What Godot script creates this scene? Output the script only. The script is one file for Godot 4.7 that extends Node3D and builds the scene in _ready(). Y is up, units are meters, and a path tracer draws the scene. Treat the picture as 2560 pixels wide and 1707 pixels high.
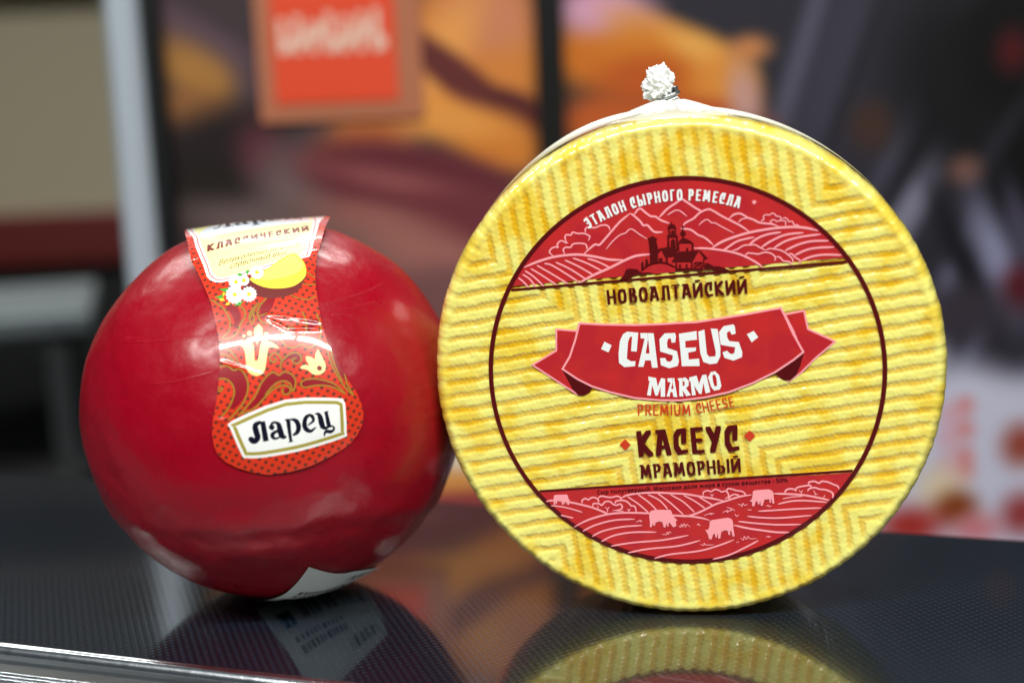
extends Node3D
# Two supermarket cheeses standing on a checkout belt: a ball in red wax and a ribbed yellow wheel in clear film.
# Units are metres; the belt's top is y = 0 and the camera looks along -z.

const WHEEL_R := 0.1225
const WHEEL_T := 0.074
const BALL_R := 0.0984
const BALL_AT := Vector3(-0.1262, 0.0, -0.7318)
const WHEEL_AT := Vector3(0.082, 0.0, -0.663)
const LABEL_AT := Vector2(-0.00061, -0.00028)
const LABEL_R := 0.09424
const PX_PER_RAD := 1024.0

const PAPER := Color(0.84, 0.86, 0.85)
const INK := Color(0.004, 0.004, 0.016)
const DEEP := Color(0.27, 0.004, 0.012)
const GOLD := Color(0.42, 0.22, 0.02)
const CREAM := Color(0.84, 0.82, 0.34)
const SCARLET := Color(0.72, 0.05, 0.022)
const BUTTER := Color(0.85, 0.68, 0.07)
const RIND := Color(0.17, 0.028, 0.026)
const ORANGE_RED := Color(0.66, 0.036, 0.012)
const MAROON := Color(0.085, 0.004, 0.005)
const PRINT_RED := Color(0.52, 0.022, 0.026)
const PINK := Color(0.92, 0.34, 0.38)

var label_x := Vector3(0.97763, 0.03995, -0.20651)
var label_up := Vector3(-0.10494, 0.94353, -0.31424)
var label_front := Vector3(0.18229, 0.32888, 0.92661)


func _ready() -> void:
	# camera
	var cam := Camera3D.new()
	cam.name = "camera"
	cam.near = 0.02
	cam.far = 60.0
	var lens := CameraAttributesPhysical.new()
	lens.frustum_focal_length = 50.05
	lens.frustum_near = 0.02
	lens.frustum_far = 60.0
	lens.frustum_focus_distance = 0.686
	lens.exposure_aperture = 2.7
	cam.attributes = lens
	cam.fov = 26.96
	cam.basis = Basis(Vector3.RIGHT, deg_to_rad(-10.5)) * Basis(Vector3.BACK, deg_to_rad(-2.3))
	cam.position = Vector3(0.0, 0.26447, 0.0)
	add_child(cam)
	cam.current = true
	# the even light of the shop all round
	var env := Environment.new()
	env.background_mode = Environment.BG_COLOR
	env.background_color = Color(0.66, 0.86, 1.0).linear_to_srgb()
	env.background_energy_multiplier = 0.035
	env.tonemap_mode = Environment.TONE_MAPPER_LINEAR
	env.tonemap_exposure = 1.0
	env.sdfgi_enabled = true
	env.ssao_enabled = true
	env.ssil_enabled = true
	var around := WorldEnvironment.new()
	around.name = "shop_light"
	around.environment = env
	add_child(around)
	# two rows of strip lamps on the shop ceiling
	for k in 2:
		ceiling_lamp(Vector3(-1.65 + 1.75 * k, 2.05, -2.35), 2.4 + 1.4 * k)
	for k in 3:
		ceiling_lamp(Vector3(-1.15 + 1.3 * k, 2.05, 0.72), 5.8)
	checkout_counter()
	shop_behind()
	promo_panels()
	red_ball()
	yellow_wheel()


# ---------------------------------------------------------------- helpers

func paint_of(linear: Color, rough := 0.5, shine := 0.5, coat := 0.0, coat_rough := 0.1) -> StandardMaterial3D:
	var m := StandardMaterial3D.new()
	m.albedo_color = linear.linear_to_srgb()
	m.roughness = rough
	m.metallic_specular = shine
	if coat > 0.0:
		m.clearcoat_enabled = true
		m.clearcoat = coat
		m.clearcoat_roughness = coat_rough
	return m


func part(called: String, mesh: Mesh, m: Material, parent: Node = self) -> MeshInstance3D:
	var o := MeshInstance3D.new()
	o.name = called
	o.mesh = mesh
	o.material_override = m
	parent.add_child(o, true)
	return o


func thing(called: String, label: String, category: String, at: Vector3, turn := 0.0) -> Node3D:
	var o := Node3D.new()
	o.name = called
	o.position = at
	o.rotation.y = turn
	o.set_meta("label", label)
	o.set_meta("category", category)
	add_child(o, true)
	return o


func box(size: Vector3, at: Vector3, bevel := 0.0) -> ArrayMesh:
	# a box with chamfered edges along all three axes
	var st := SurfaceTool.new()
	st.begin(Mesh.PRIMITIVE_TRIANGLES)
	var h := size * 0.5
	var b := minf(bevel, minf(h.x, minf(h.y, h.z)) * 0.9)
	if b <= 0.0:
		var plain := BoxMesh.new()
		plain.size = size
		st.append_from(plain, 0, Transform3D(Basis(), at))
		return st.commit()
	var pts := PackedVector3Array()
	for sx in [-1, 1]:
		for sy in [-1, 1]:
			for sz in [-1, 1]:
				pts.append(Vector3(sx * h.x, sy * (h.y - b), sz * (h.z - b)))
				pts.append(Vector3(sx * (h.x - b), sy * h.y, sz * (h.z - b)))
				pts.append(Vector3(sx * (h.x - b), sy * (h.y - b), sz * h.z))
	# faces of the chamfered box, laid out by hand: 6 sides, 12 edges, 8 corners
	var idx := func(sx: int, sy: int, sz: int, k: int) -> Vector3: return pts[((sx * 2 + sy) * 2 + sz) * 3 + k] + at
	var quads := []
	for s in 2:
		quads.append([idx.call(s, 0, 0, 0), idx.call(s, 1, 0, 0), idx.call(s, 1, 1, 0), idx.call(s, 0, 1, 0)])
		quads.append([idx.call(0, s, 0, 1), idx.call(1, s, 0, 1), idx.call(1, s, 1, 1), idx.call(0, s, 1, 1)])
		quads.append([idx.call(0, 0, s, 2), idx.call(1, 0, s, 2), idx.call(1, 1, s, 2), idx.call(0, 1, s, 2)])
		for u in 2:
			quads.append([idx.call(s, u, 0, 0), idx.call(s, u, 1, 0), idx.call(s, u, 1, 1), idx.call(s, u, 0, 1)])
			quads.append([idx.call(s, 0, u, 0), idx.call(s, 1, u, 0), idx.call(s, 1, u, 2), idx.call(s, 0, u, 2)])
			quads.append([idx.call(0, s, u, 1), idx.call(1, s, u, 1), idx.call(1, s, u, 2), idx.call(0, s, u, 2)])
			for v in 2:
				quads.append([idx.call(s, u, v, 0), idx.call(s, u, v, 1), idx.call(s, u, v, 2)])
	for q in quads:
		var n: Vector3 = (q[1] - q[0]).cross(q[2] - q[0]).normalized()
		var mid: Vector3 = q[0] + q[1] + q[2] - 3.0 * at
		var order := [0, 1, 2] if n.dot(mid) < 0.0 else [0, 2, 1]
		n = n if n.dot(mid) > 0.0 else -n
		for k in q.size() - 2:
			for j in order:
				st.set_normal(n)
				st.add_vertex(q[0] if j == 0 else q[j + k])
	return st.commit()


func grid_mesh(rows: int, cols: int, pos: PackedVector3Array, uv: PackedVector2Array, colors: PackedColorArray, flip := false, wrap := false) -> ArrayMesh:
	# a sheet of rows x cols vertices with smooth normals taken from its neighbours; wrap: the last column repeats the first
	var nor := PackedVector3Array()
	nor.resize(rows * cols)
	for i in rows:
		var up := maxi(i - 1, 0) * cols
		var dn := mini(i + 1, rows - 1) * cols
		for j in cols:
			var l := j - 1
			var r := j + 1
			if l < 0:
				l = cols - 2 if wrap else 0
			if r >= cols:
				r = 1 if wrap else cols - 1
			var n := (pos[dn + j] - pos[up + j]).cross(pos[i * cols + r] - pos[i * cols + l])
			if flip:
				n = -n
			nor[i * cols + j] = n.normalized()
	var index := PackedInt32Array()
	index.resize((rows - 1) * (cols - 1) * 6)
	var k := 0
	for i in rows - 1:
		for j in cols - 1:
			var a := i * cols + j
			var b := a + 1
			var c := a + cols
			var d := c + 1
			if not flip:
				index[k] = a; index[k + 1] = b; index[k + 2] = c
				index[k + 3] = b; index[k + 4] = d; index[k + 5] = c
			else:
				index[k] = a; index[k + 1] = c; index[k + 2] = b
				index[k + 3] = b; index[k + 4] = c; index[k + 5] = d
			k += 6
	var arrays := []
	arrays.resize(Mesh.ARRAY_MAX)
	arrays[Mesh.ARRAY_VERTEX] = pos
	arrays[Mesh.ARRAY_NORMAL] = nor
	if uv.size():
		arrays[Mesh.ARRAY_TEX_UV] = uv
	if colors.size():
		arrays[Mesh.ARRAY_COLOR] = colors
	arrays[Mesh.ARRAY_INDEX] = index
	var mesh := ArrayMesh.new()
	mesh.add_surface_from_arrays(Mesh.PRIMITIVE_TRIANGLES, arrays)
	return mesh


func extrude(profile: Array, x0: float, x1: float) -> ArrayMesh:
	# a profile of (z, y) points drawn out along x
	var pos := PackedVector3Array()
	var n := profile.size()
	var steps := 3
	for i in steps:
		for p in profile:
			pos.append(Vector3(lerpf(x0, x1, i / float(steps - 1)), p[1], p[0]))
	return grid_mesh(steps, n, pos, PackedVector2Array(), PackedColorArray())


func tube(path: PackedVector3Array, radii: PackedFloat32Array, sides := 10) -> ArrayMesh:
	var pos := PackedVector3Array()
	for i in path.size():
		var t := (path[mini(i + 1, path.size() - 1)] - path[maxi(i - 1, 0)]).normalized()
		var u := t.cross(Vector3(0.31, 0.2, 0.93)).normalized()
		var v := t.cross(u)
		for j in sides + 1:
			var a := TAU * j / sides
			pos.append(path[i] + (u * cos(a) + v * sin(a)) * radii[i])
	return grid_mesh(path.size(), sides + 1, pos, PackedVector2Array(), PackedColorArray(), true, true)


func noise(seed_of: int, frequency: float, octaves := 3) -> FastNoiseLite:
	var n := FastNoiseLite.new()
	n.noise_type = FastNoiseLite.TYPE_SIMPLEX_SMOOTH
	n.seed = seed_of
	n.frequency = frequency
	n.fractal_octaves = octaves
	return n


func noise_picture(seed_of: int, frequency: float, low: float, high: float, side := 256, octaves := 4) -> ImageTexture:
	var im := noise(seed_of, frequency, octaves).get_seamless_image(side, side)
	im.convert(Image.FORMAT_L8)
	for y in side:
		for x in side:
			var v := im.get_pixel(x, y).r
			v = lerpf(low, high, v)
			im.set_pixel(x, y, Color(v, v, v))
	return ImageTexture.create_from_image(im)


func speckle(m: StandardMaterial3D, scale: float, amount: float, seed_of := 3, low := 0.75, high := 1.25) -> void:
	# fine relief and an uneven gloss on a material
	m.uv1_triplanar = true
	m.uv1_scale = Vector3.ONE * scale
	m.heightmap_enabled = true
	m.heightmap_texture = noise_picture(seed_of, 0.03, 0.0, 1.0)
	m.heightmap_scale = amount
	m.roughness_texture = noise_picture(seed_of + 1, 0.02, low, high)


# ---------------------------------------------------------------- flat print: filled shapes, lines and lettering

var pen: SurfaceTool
var pen_z := 0.0
var pen_count := 0


func pen_down(z_mm: float) -> void:
	pen = SurfaceTool.new()
	pen.begin(Mesh.PRIMITIVE_TRIANGLES)
	pen_z = z_mm * 0.001
	pen_count = 0


func flat(list: Array) -> PackedVector2Array:
	var out := PackedVector2Array()
	for i in range(0, list.size(), 2):
		out.append(Vector2(list[i], list[i + 1]) * 0.0001)
	return out


func ink_triangle(a: Vector2, b: Vector2, c: Vector2) -> void:
	var z := pen_z + pen_count * 0.0000012
	if (b - a).cross(c - a) > 0.0:
		var keep := b
		b = c
		c = keep
	for p in [a, b, c]:
		pen.set_normal(Vector3.BACK)
		pen.add_vertex(Vector3(p.x, p.y, z))


func ink(points: PackedVector2Array) -> void:
	var wide := PackedVector2Array()
	for p in points:
		wide.append(p * 20000.0)
	var tri := Geometry2D.triangulate_polygon(wide)
	if tri.is_empty():
		print("a shape could not be filled: ", points.size(), " ", points[0])
	for k in range(0, tri.size(), 3):
		ink_triangle(points[tri[k]], points[tri[k + 1]], points[tri[k + 2]])
	pen_count += 1


func fill(list: Array) -> void:
	ink(flat(list))


func smooth_line(p: PackedVector2Array, steps := 6) -> PackedVector2Array:
	var out := PackedVector2Array()
	for i in p.size() - 1:
		var a := p[maxi(i - 1, 0)]
		var d := p[mini(i + 2, p.size() - 1)]
		for k in steps:
			out.append(p[i].cubic_interpolate(p[i + 1], a, d, k / float(steps)))
	out.append(p[p.size() - 1])
	return out


func stroke(list: Array, width: float) -> void:
	# a drawn line that thins a little at both ends; width in tenths of a millimetre
	var p := smooth_line(flat(list), 5)
	var half := width * 0.00005
	var n := p.size()
	var last_l := Vector2.ZERO
	var last_r := Vector2.ZERO
	for i in n:
		var t := (p[mini(i + 1, n - 1)] - p[maxi(i - 1, 0)]).normalized()
		var side := Vector2(-t.y, t.x)
		var f := float(i) / (n - 1)
		var w := half * (0.45 + 0.55 * smoothstep(0.0, 0.12, minf(f, 1.0 - f)))
		var l := p[i] + side * w
		var r := p[i] - side * w
		if i > 0:
			ink_triangle(last_l, last_r, r)
			ink_triangle(last_l, r, l)
		last_l = l
		last_r = r
	pen_count += 1


func pen_up(called: String, m: Material, parent: Node) -> MeshInstance3D:
	return part(called, pen.commit(), m, parent)


# letters of an angular brush alphabet: [width, [line, line ...]] inside a unit square
func glyph(c: String) -> Array:
	match c:
		"А", "A": return [0.54, [[0, 0, 0.36, 1, 0.62, 1, 1, 0], [0.2, 0.3, 0.82, 0.3], [0.1, 1, 0.5, 1]]]
		"В": return [0.5, [[0.12, 0, 0.12, 1, 0.7, 1, 0.86, 0.78, 0.6, 0.54, 0.12, 0.52], [0.6, 0.54, 1, 0.3, 0.84, 0, 0.12, 0]]]
		"Г": return [0.42, [[0.1, 0, 0.1, 1, 1, 1]]]
		"Е", "E": return [0.46, [[1, 1, 0.1, 1, 0.14, 0, 1, 0], [0.1, 0.52, 0.85, 0.5]]]
		"И": return [0.56, [[0, 1, 0.02, 0, 1, 1, 0.98, 0]]]
		"Й": return [0.56, [[0, 1, 0.02, 0, 1, 1, 0.98, 0], [0.35, 1.2, 0.75, 1.24]]]
		"К": return [0.52, [[0.04, 0, 0, 1], [0.95, 1, 0.1, 0.5, 1, 0]]]
		"Л": return [0.54, [[0, 0.04, 0.2, 0.0, 0.3, 1, 0.92, 1, 1, 0]]]
		"М", "M": return [0.7, [[0.04, 0, 0.16, 1, 0.5, 0.2, 0.84, 1, 0.98, 0], [0, 1, 0.16, 1]]]
		"Н", "H": return [0.52, [[0.02, 0, 0, 1], [1, 0, 0.98, 1], [0.02, 0.5, 0.98, 0.5]]]
		"О": return [0.52, [[0.5, 1, 0.14, 0.88, 0, 0.5, 0.12, 0.1, 0.5, 0, 0.9, 0.1, 1, 0.5, 0.88, 0.9, 0.5, 1]]]
		"Р", "P": return [0.48, [[0.12, 0, 0.1, 1], [0, 1, 0.75, 0.98, 1, 0.75, 0.75, 0.45, 0.15, 0.42]]]
		"С", "C": return [0.48, [[0.84, 0.46, 0.95, 1, 0.45, 0.98, 0.05, 0.75, 0, 0.3, 0.35, 0, 1, 0.06]]]
		"Т": return [0.48, [[0, 1, 1, 1], [0.5, 1, 0.5, 0]]]
		"У": return [0.52, [[0, 1, 0.52, 0.44], [1, 1, 0.28, 0]]]
		"Ы": return [0.74, [[0.03, 1, 0, 0, 0.42, 0.02, 0.56, 0.28, 0.4, 0.52, 0.03, 0.52], [1, 1, 0.98, 0]]]
		"Ч": return [0.48, [[0.05, 1, 0.1, 0.52, 0.9, 0.46], [0.95, 1, 0.95, 0]]]
		"Э": return [0.46, [[0, 0.9, 0.5, 1, 0.95, 0.75, 0.95, 0.3, 0.5, 0, 0, 0.08], [0.3, 0.52, 0.9, 0.52]]]
		"R": return [0.52, [[0.12, 0, 0.1, 1, 0.75, 0.98, 1, 0.75, 0.75, 0.5, 0.15, 0.46], [0.5, 0.46, 1, 0]]]
		"I": return [0.2, [[0.5, 0, 0.5, 1]]]
		"U": return [0.5, [[0, 1, 0.08, 0.15, 0.5, 0, 0.92, 0.15, 1, 1]]]
		"S": return [0.46, [[0.95, 0.78, 0.75, 1, 0.3, 1, 0.05, 0.75, 0.2, 0.55, 0.8, 0.42, 0.98, 0.2, 0.7, 0, 0.05, 0.08]]]
	return [0.3, []]


func lettering(text: String, nib := Vector2(0.085, 0.075), gap := 0.1) -> Array:
	# convex pieces of a line of text; x runs from 0 to the width, which is put last
	var out := []
	var x := 0.0
	for c in text:
		var g := glyph(c)
		var w: float = g[0] + nib.x * 0.6
		for line in g[1]:
			for k in range(0, line.size() - 2, 2):
				var hull := PackedVector2Array()
				for e in [k, k + 2]:
					var at := Vector2(x + nib.x + line[e] * (w - 2.0 * nib.x), nib.y + line[e + 1] * (1.0 - 2.0 * nib.y))
					for s in [Vector2(-1, -1), Vector2(1, -0.8), Vector2(0.9, 1), Vector2(-1, 0.9)]:
						hull.append(at + s * nib)
				out.append(Geometry2D.convex_hull(hull))
		x += w + gap
	out.append(x - gap)
	return out


func write_line(text: String, a: Vector2, b: Vector2, cap: float, nib := Vector2(0.085, 0.075), lean := 0.0) -> void:
	# from a to b along the baseline; tenths of a millimetre
	var pieces := lettering(text, nib)
	var total: float = pieces.pop_back()
	var ux := (b - a) * 0.0001
	var uy := Vector2(-ux.y, ux.x).normalized() * cap * 0.0001
	for q in pieces:
		var poly := PackedVector2Array()
		for p in q:
			poly.append(a * 0.0001 + ux * ((p.x + lean * p.y) / total) + uy * p.y)
		for k in range(1, poly.size() - 2):
			ink_triangle(poly[0], poly[k], poly[k + 1])
		pen_count += 1


func type_triangles(text: String, face: String, weight := 400) -> PackedVector3Array:
	# ordinary type: a list of triangles scaled so that the text is 1 wide; z of the first entry holds its cap height
	var font := SystemFont.new()
	font.font_names = PackedStringArray([face])
	font.font_weight = weight
	var tm := TextMesh.new()
	tm.font = font
	tm.text = text
	tm.font_size = 48
	tm.depth = 0.0
	tm.pixel_size = 0.01
	var arrays := tm.get_mesh_arrays()
	var v: PackedVector3Array = arrays[Mesh.ARRAY_VERTEX]
	var out := PackedVector3Array()
	if v.is_empty():
		return out
	var ix: PackedInt32Array = arrays[Mesh.ARRAY_INDEX] if arrays[Mesh.ARRAY_INDEX] != null else PackedInt32Array(range(v.size()))
	var lo := v[0]
	var hi := v[0]
	for p in v:
		lo = lo.min(p)
		hi = hi.max(p)
	var cap := 0.48 * 0.72
	var base := lo.y
	for c in text:
		if c in "рудщзхцф,р":
			base = lo.y + 0.48 * 0.21
			break
	for k in ix:
		out.append(Vector3((v[k].x - lo.x) / (hi.x - lo.x), (v[k].y - base) / cap, cap / (hi.x - lo.x)))
	return out


# ---------------------------------------------------------------- flat print on a picture (the ball's strip label)

func paint_polygon(im: Image, p: PackedVector2Array, c: Color) -> void:
	var lo := p[0].y
	var hi := p[0].y
	for q in p:
		lo = minf(lo, q.y)
		hi = maxf(hi, q.y)
	var n := p.size()
	for y in range(maxi(int(floor(lo)), 0), mini(int(ceil(hi)), im.get_height())):
		var at := y + 0.5
		var xs := PackedFloat32Array()
		for i in n:
			var a := p[i]
			var b := p[(i + 1) % n]
			if (a.y <= at) != (b.y <= at):
				xs.append(a.x + (at - a.y) / (b.y - a.y) * (b.x - a.x))
		xs.sort()
		for k in range(0, xs.size() - 1, 2):
			var x0 := int(round(xs[k]))
			var x1 := int(round(xs[k + 1]))
			if x1 > x0:
				im.fill_rect(Rect2i(x0, y, x1 - x0, 1), c)


func loop(list: Array) -> PackedVector2Array:
	var out := PackedVector2Array()
	for i in range(0, list.size(), 2):
		out.append(Vector2(list[i], list[i + 1]))
	return out


func paint(im: Image, list: Array, c: Color) -> void:
	var p := loop(list)
	if p.size() > 9:
		p.append(p[0])
		p = smooth_line(p, 3)
	paint_polygon(im, p, c.linear_to_srgb())


func paint_line(im: Image, list: Array, width: float, c: Color) -> void:
	var line := smooth_line(loop(list), 6)
	for turn in 2:
		var half := width * 0.28 + (2.2 if turn == 0 else 0.0)
		var tone := (Color(0.16, 0.03, 0.01) if turn == 0 else c).linear_to_srgb()
		for i in line.size() - 1:
			for q in Geometry2D.offset_polyline(PackedVector2Array([line[i], line[i + 1]]), half, Geometry2D.JOIN_ROUND, Geometry2D.END_ROUND):
				paint_polygon(im, q, tone)


func paint_brush(im: Image, list: Array, widths: Array, c: Color) -> void:
	# a brush whose half width changes along the line
	var p := loop(list)
	var line := smooth_line(p, 8)
	for i in line.size() - 1:
		var hull := PackedVector2Array()
		for e in 2:
			var f := float(i + e) / 8.0
			var k := mini(int(f), widths.size() - 2)
			var w := lerpf(widths[k], widths[k + 1], f - k)
			for s in 12:
				hull.append(line[i + e] + Vector2.from_angle(TAU * s / 12.0) * w)
		paint_polygon(im, Geometry2D.convex_hull(hull), c.linear_to_srgb())


func inset(list: Array, by: float) -> Array:
	var out := []
	var rings := Geometry2D.offset_polygon(loop(list), -by)
	for q in rings[0]:
		out.append(q.x)
		out.append(q.y)
	return out


func paint_text(im: Image, pieces: Array, quad: Array, c: Color, lean := 0.0) -> void:
	# quad: start and end of the baseline, start and end of the cap line, in pixels
	var total: float = pieces.pop_back()
	for q in pieces:
		var poly := PackedVector2Array()
		for p in q:
			var f: float = (p.x + lean * p.y) / total
			poly.append(quad[0].lerp(quad[1], f).lerp(quad[2].lerp(quad[3], f), p.y))
		paint_polygon(im, poly, c.linear_to_srgb())


func paint_type(im: Image, tri: PackedVector3Array, quad: Array, c: Color, lean := 0.0) -> void:
	for k in range(0, tri.size(), 3):
		var poly := PackedVector2Array()
		for e in 3:
			var p := tri[k + e]
			var f := p.x + lean * p.y * p.z
			poly.append(quad[0].lerp(quad[1], f).lerp(quad[2].lerp(quad[3], f), p.y))
		paint_polygon(im, poly, c.linear_to_srgb())


# ---------------------------------------------------------------- lamps

func ceiling_lamp(at: Vector3, energy: float) -> void:
	var o := thing("ceiling_lamp", "white ceiling strip lamp hanging %s the checkout, %s of its row" % ["behind" if at.z < -1.0 else "in front of", "left" if at.x < -0.9 else ("right" if at.x > 0.7 else "middle")], "lamp", at)
	o.set_meta("group", "strip lamps on the shop ceiling")
	part("housing", box(Vector3(1.22, 0.05, 0.17), Vector3(0, 0.028, 0), 0.006), paint_of(Color(0.7, 0.7, 0.7), 0.4), o)
	var glow := paint_of(Color(0.8, 0.8, 0.8), 0.4)
	glow.emission_enabled = true
	glow.emission = Color(1.0, 0.98, 0.94)
	glow.emission_energy_multiplier = 1.0
	part("diffuser", box(Vector3(1.18, 0.006, 0.14), Vector3(0, -0.001, 0)), glow, o)
	var l := AreaLight3D.new()
	l.name = "strip_light"
	l.area_size = Vector2(1.18, 0.14)
	l.light_color = Color(0.985, 0.985, 0.96)
	l.light_energy = energy
	l.area_range = 12.0
	l.shadow_enabled = true
	l.position = Vector3(0, -0.008, 0)
	l.rotation.x = -PI / 2
	o.add_child(l)

# ---------------------------------------------------------------- the checkout counter

func checkout_counter() -> void:
	var o := thing("checkout_counter", "dark checkout counter with a ribbed black belt and a bright steel edge", "checkout counter", Vector3(-0.25836, 0, -0.66528), deg_to_rad(-19.8))
	# the belt: fine woven embossing
	var side := 64
	var im := Image.create(side, side, false, Image.FORMAT_L8)
	for y in side:
		for x in side:
			var best := 0.0
			for c in [Vector2(0.25, 0.25), Vector2(0.75, 0.75)]:
				var d: Vector2 = Vector2(x + 0.5, y + 0.5) / side - c
				d -= d.round()
				best = maxf(best, 1.0 - pow(absf(d.x) / 0.29, 3.0) - pow(absf(d.y) / 0.25, 2.0))
			var v := sqrt(maxf(best, 0.0))
			im.set_pixel(x, y, Color(v, v, v))
	var rubber := paint_of(Color(0.013, 0.024, 0.042), 0.13, 0.9, 1.0, 0.045)
	var weave := im.duplicate()
	weave.convert(Image.FORMAT_RGB8)
	for y in side:
		for x in side:
			var v := 0.60 + 0.40 * pow(im.get_pixel(x, y).r, 2.0)
			weave.set_pixel(x, y, Color(v, v, v))
	rubber.albedo_texture = ImageTexture.create_from_image(weave)
	rubber.uv1_triplanar = true
	rubber.uv1_scale = Vector3(1.0 / 0.0044, 180.0, 1.0 / 0.0056)
	rubber.uv1_triplanar_sharpness = 8.0
	rubber.heightmap_enabled = true
	rubber.heightmap_texture = ImageTexture.create_from_image(im)
	rubber.heightmap_scale = 0.0045
	var prof := [[-0.2665, -0.012], [-0.2708, -0.0105], [-0.2725, -0.006], [-0.2719, -0.003], [-0.2705, -0.001], [-0.268, 0.0], [-0.134, 0.0], [-0.0015, 0.0], [0.0, -0.001], [0.0, -0.012]]
	part("belt", extrude(prof, -1.3, 1.7), rubber, o)
	var steel := paint_of(Color(0.80, 0.85, 0.92), 0.24, 0.5)
	steel.metallic = 1.0
	speckle(steel, 30.0, 0.003, 11)
	part("edge_rail", extrude([[0.0006, -0.006], [0.0006, 0.0010], [0.0011, 0.0015], [0.0018, 0.0017], [0.0026, 0.0015], [0.0029, 0.0013], [0.0038, 0.0017], [0.0050, 0.0014], [0.0062, 0.0005], [0.0070, -0.0008], [0.0074, -0.0022], [0.0076, -0.0045], [0.0076, -0.010]], -1.3, 1.7), steel, o)
	var dull := paint_of(Color(0.10, 0.105, 0.105), 0.45, 0.5)
	dull.metallic = 0.6
	part("rail_channel", extrude([[0.0076, -0.0075], [0.0108, -0.0075], [0.0130, -0.0055], [0.0136, -0.0036], [0.0150, -0.0034], [0.0214, -0.0034], [0.0224, -0.004], [0.0226, -0.0065]], -1.3, 1.7), dull, o)
	var ribs := []
	for k in 25:
		var f := k / 24.0
		ribs.append([0.0227 + 0.0086 * f, -0.0035 + 0.0012 * absf(sin(f * PI * 3.0)) - 0.0006 * f])
	ribs.append([0.0316, -0.0075])
	part("ribbed_trim", extrude(ribs, -1.3, 1.7), steel, o)
	var skirt := paint_of(Color(0.10, 0.105, 0.115), 0.5)
	speckle(skirt, 160.0, 0.02, 15)
	part("front_ledge", box(Vector3(3.0, 0.02, 0.12), Vector3(0.2, -0.0165, 0.0918), 0.002), skirt, o)
	part("counter_body", box(Vector3(2.98, 0.7, 0.38), Vector3(0.2, -0.378, -0.07), 0.004), paint_of(Color(0.03, 0.032, 0.036), 0.5), o)


# ---------------------------------------------------------------- what stands behind

func blot(im: Image, scale: float, origin: Vector2, at: Vector2, r: Vector2, turn: float, c: Color, hard := 0.35) -> void:
	# one soft patch of printed colour on a poster, in metres from the poster's upper left corner
	var mid := Vector2(at.x - origin.x, origin.y - at.y) * scale
	var rx := r.x * scale
	var ry := r.y * scale
	var reach := int(maxf(rx, ry) * 1.3) + 1
	var cs := cos(turn)
	var sn := sin(turn)
	var w := im.get_width()
	var h := im.get_height()
	for y in range(maxi(int(mid.y) - reach, 0), mini(int(mid.y) + reach, h)):
		for x in range(maxi(int(mid.x) - reach, 0), mini(int(mid.x) + reach, w)):
			var dx := x + 0.5 - mid.x
			var dy := y + 0.5 - mid.y
			var u := (dx * cs - dy * sn) / rx
			var v := (dx * sn + dy * cs) / ry
			var q := sqrt(u * u + v * v)
			var k := 1.0 - smoothstep(1.0 - hard, 1.0 + hard * 0.7, q)
			if k > 0.0:
				im.set_pixel(x, y, im.get_pixel(x, y).lerp(c, k * c.a))


func poster_material(im: Image) -> StandardMaterial3D:
	var m := paint_of(Color.WHITE, 0.45, 0.35)
	m.albedo_texture = ImageTexture.create_from_image(im)
	m.texture_repeat = false
	return m


func sheet(x0: float, x1: float, y0: float, y1: float, z: float) -> ArrayMesh:
	# a printed sheet facing the belt
	var st := SurfaceTool.new()
	st.begin(Mesh.PRIMITIVE_TRIANGLES)
	for k in [0, 1, 2, 0, 2, 3]:
		var p: Vector2 = [Vector2(x0, y1), Vector2(x1, y1), Vector2(x1, y0), Vector2(x0, y0)][k]
		st.set_normal(Vector3.BACK)
		st.set_uv(Vector2((p.x - x0) / (x1 - x0), (y1 - p.y) / (y1 - y0)))
		st.add_vertex(Vector3(p.x, p.y, z))
	return st.commit()


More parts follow.
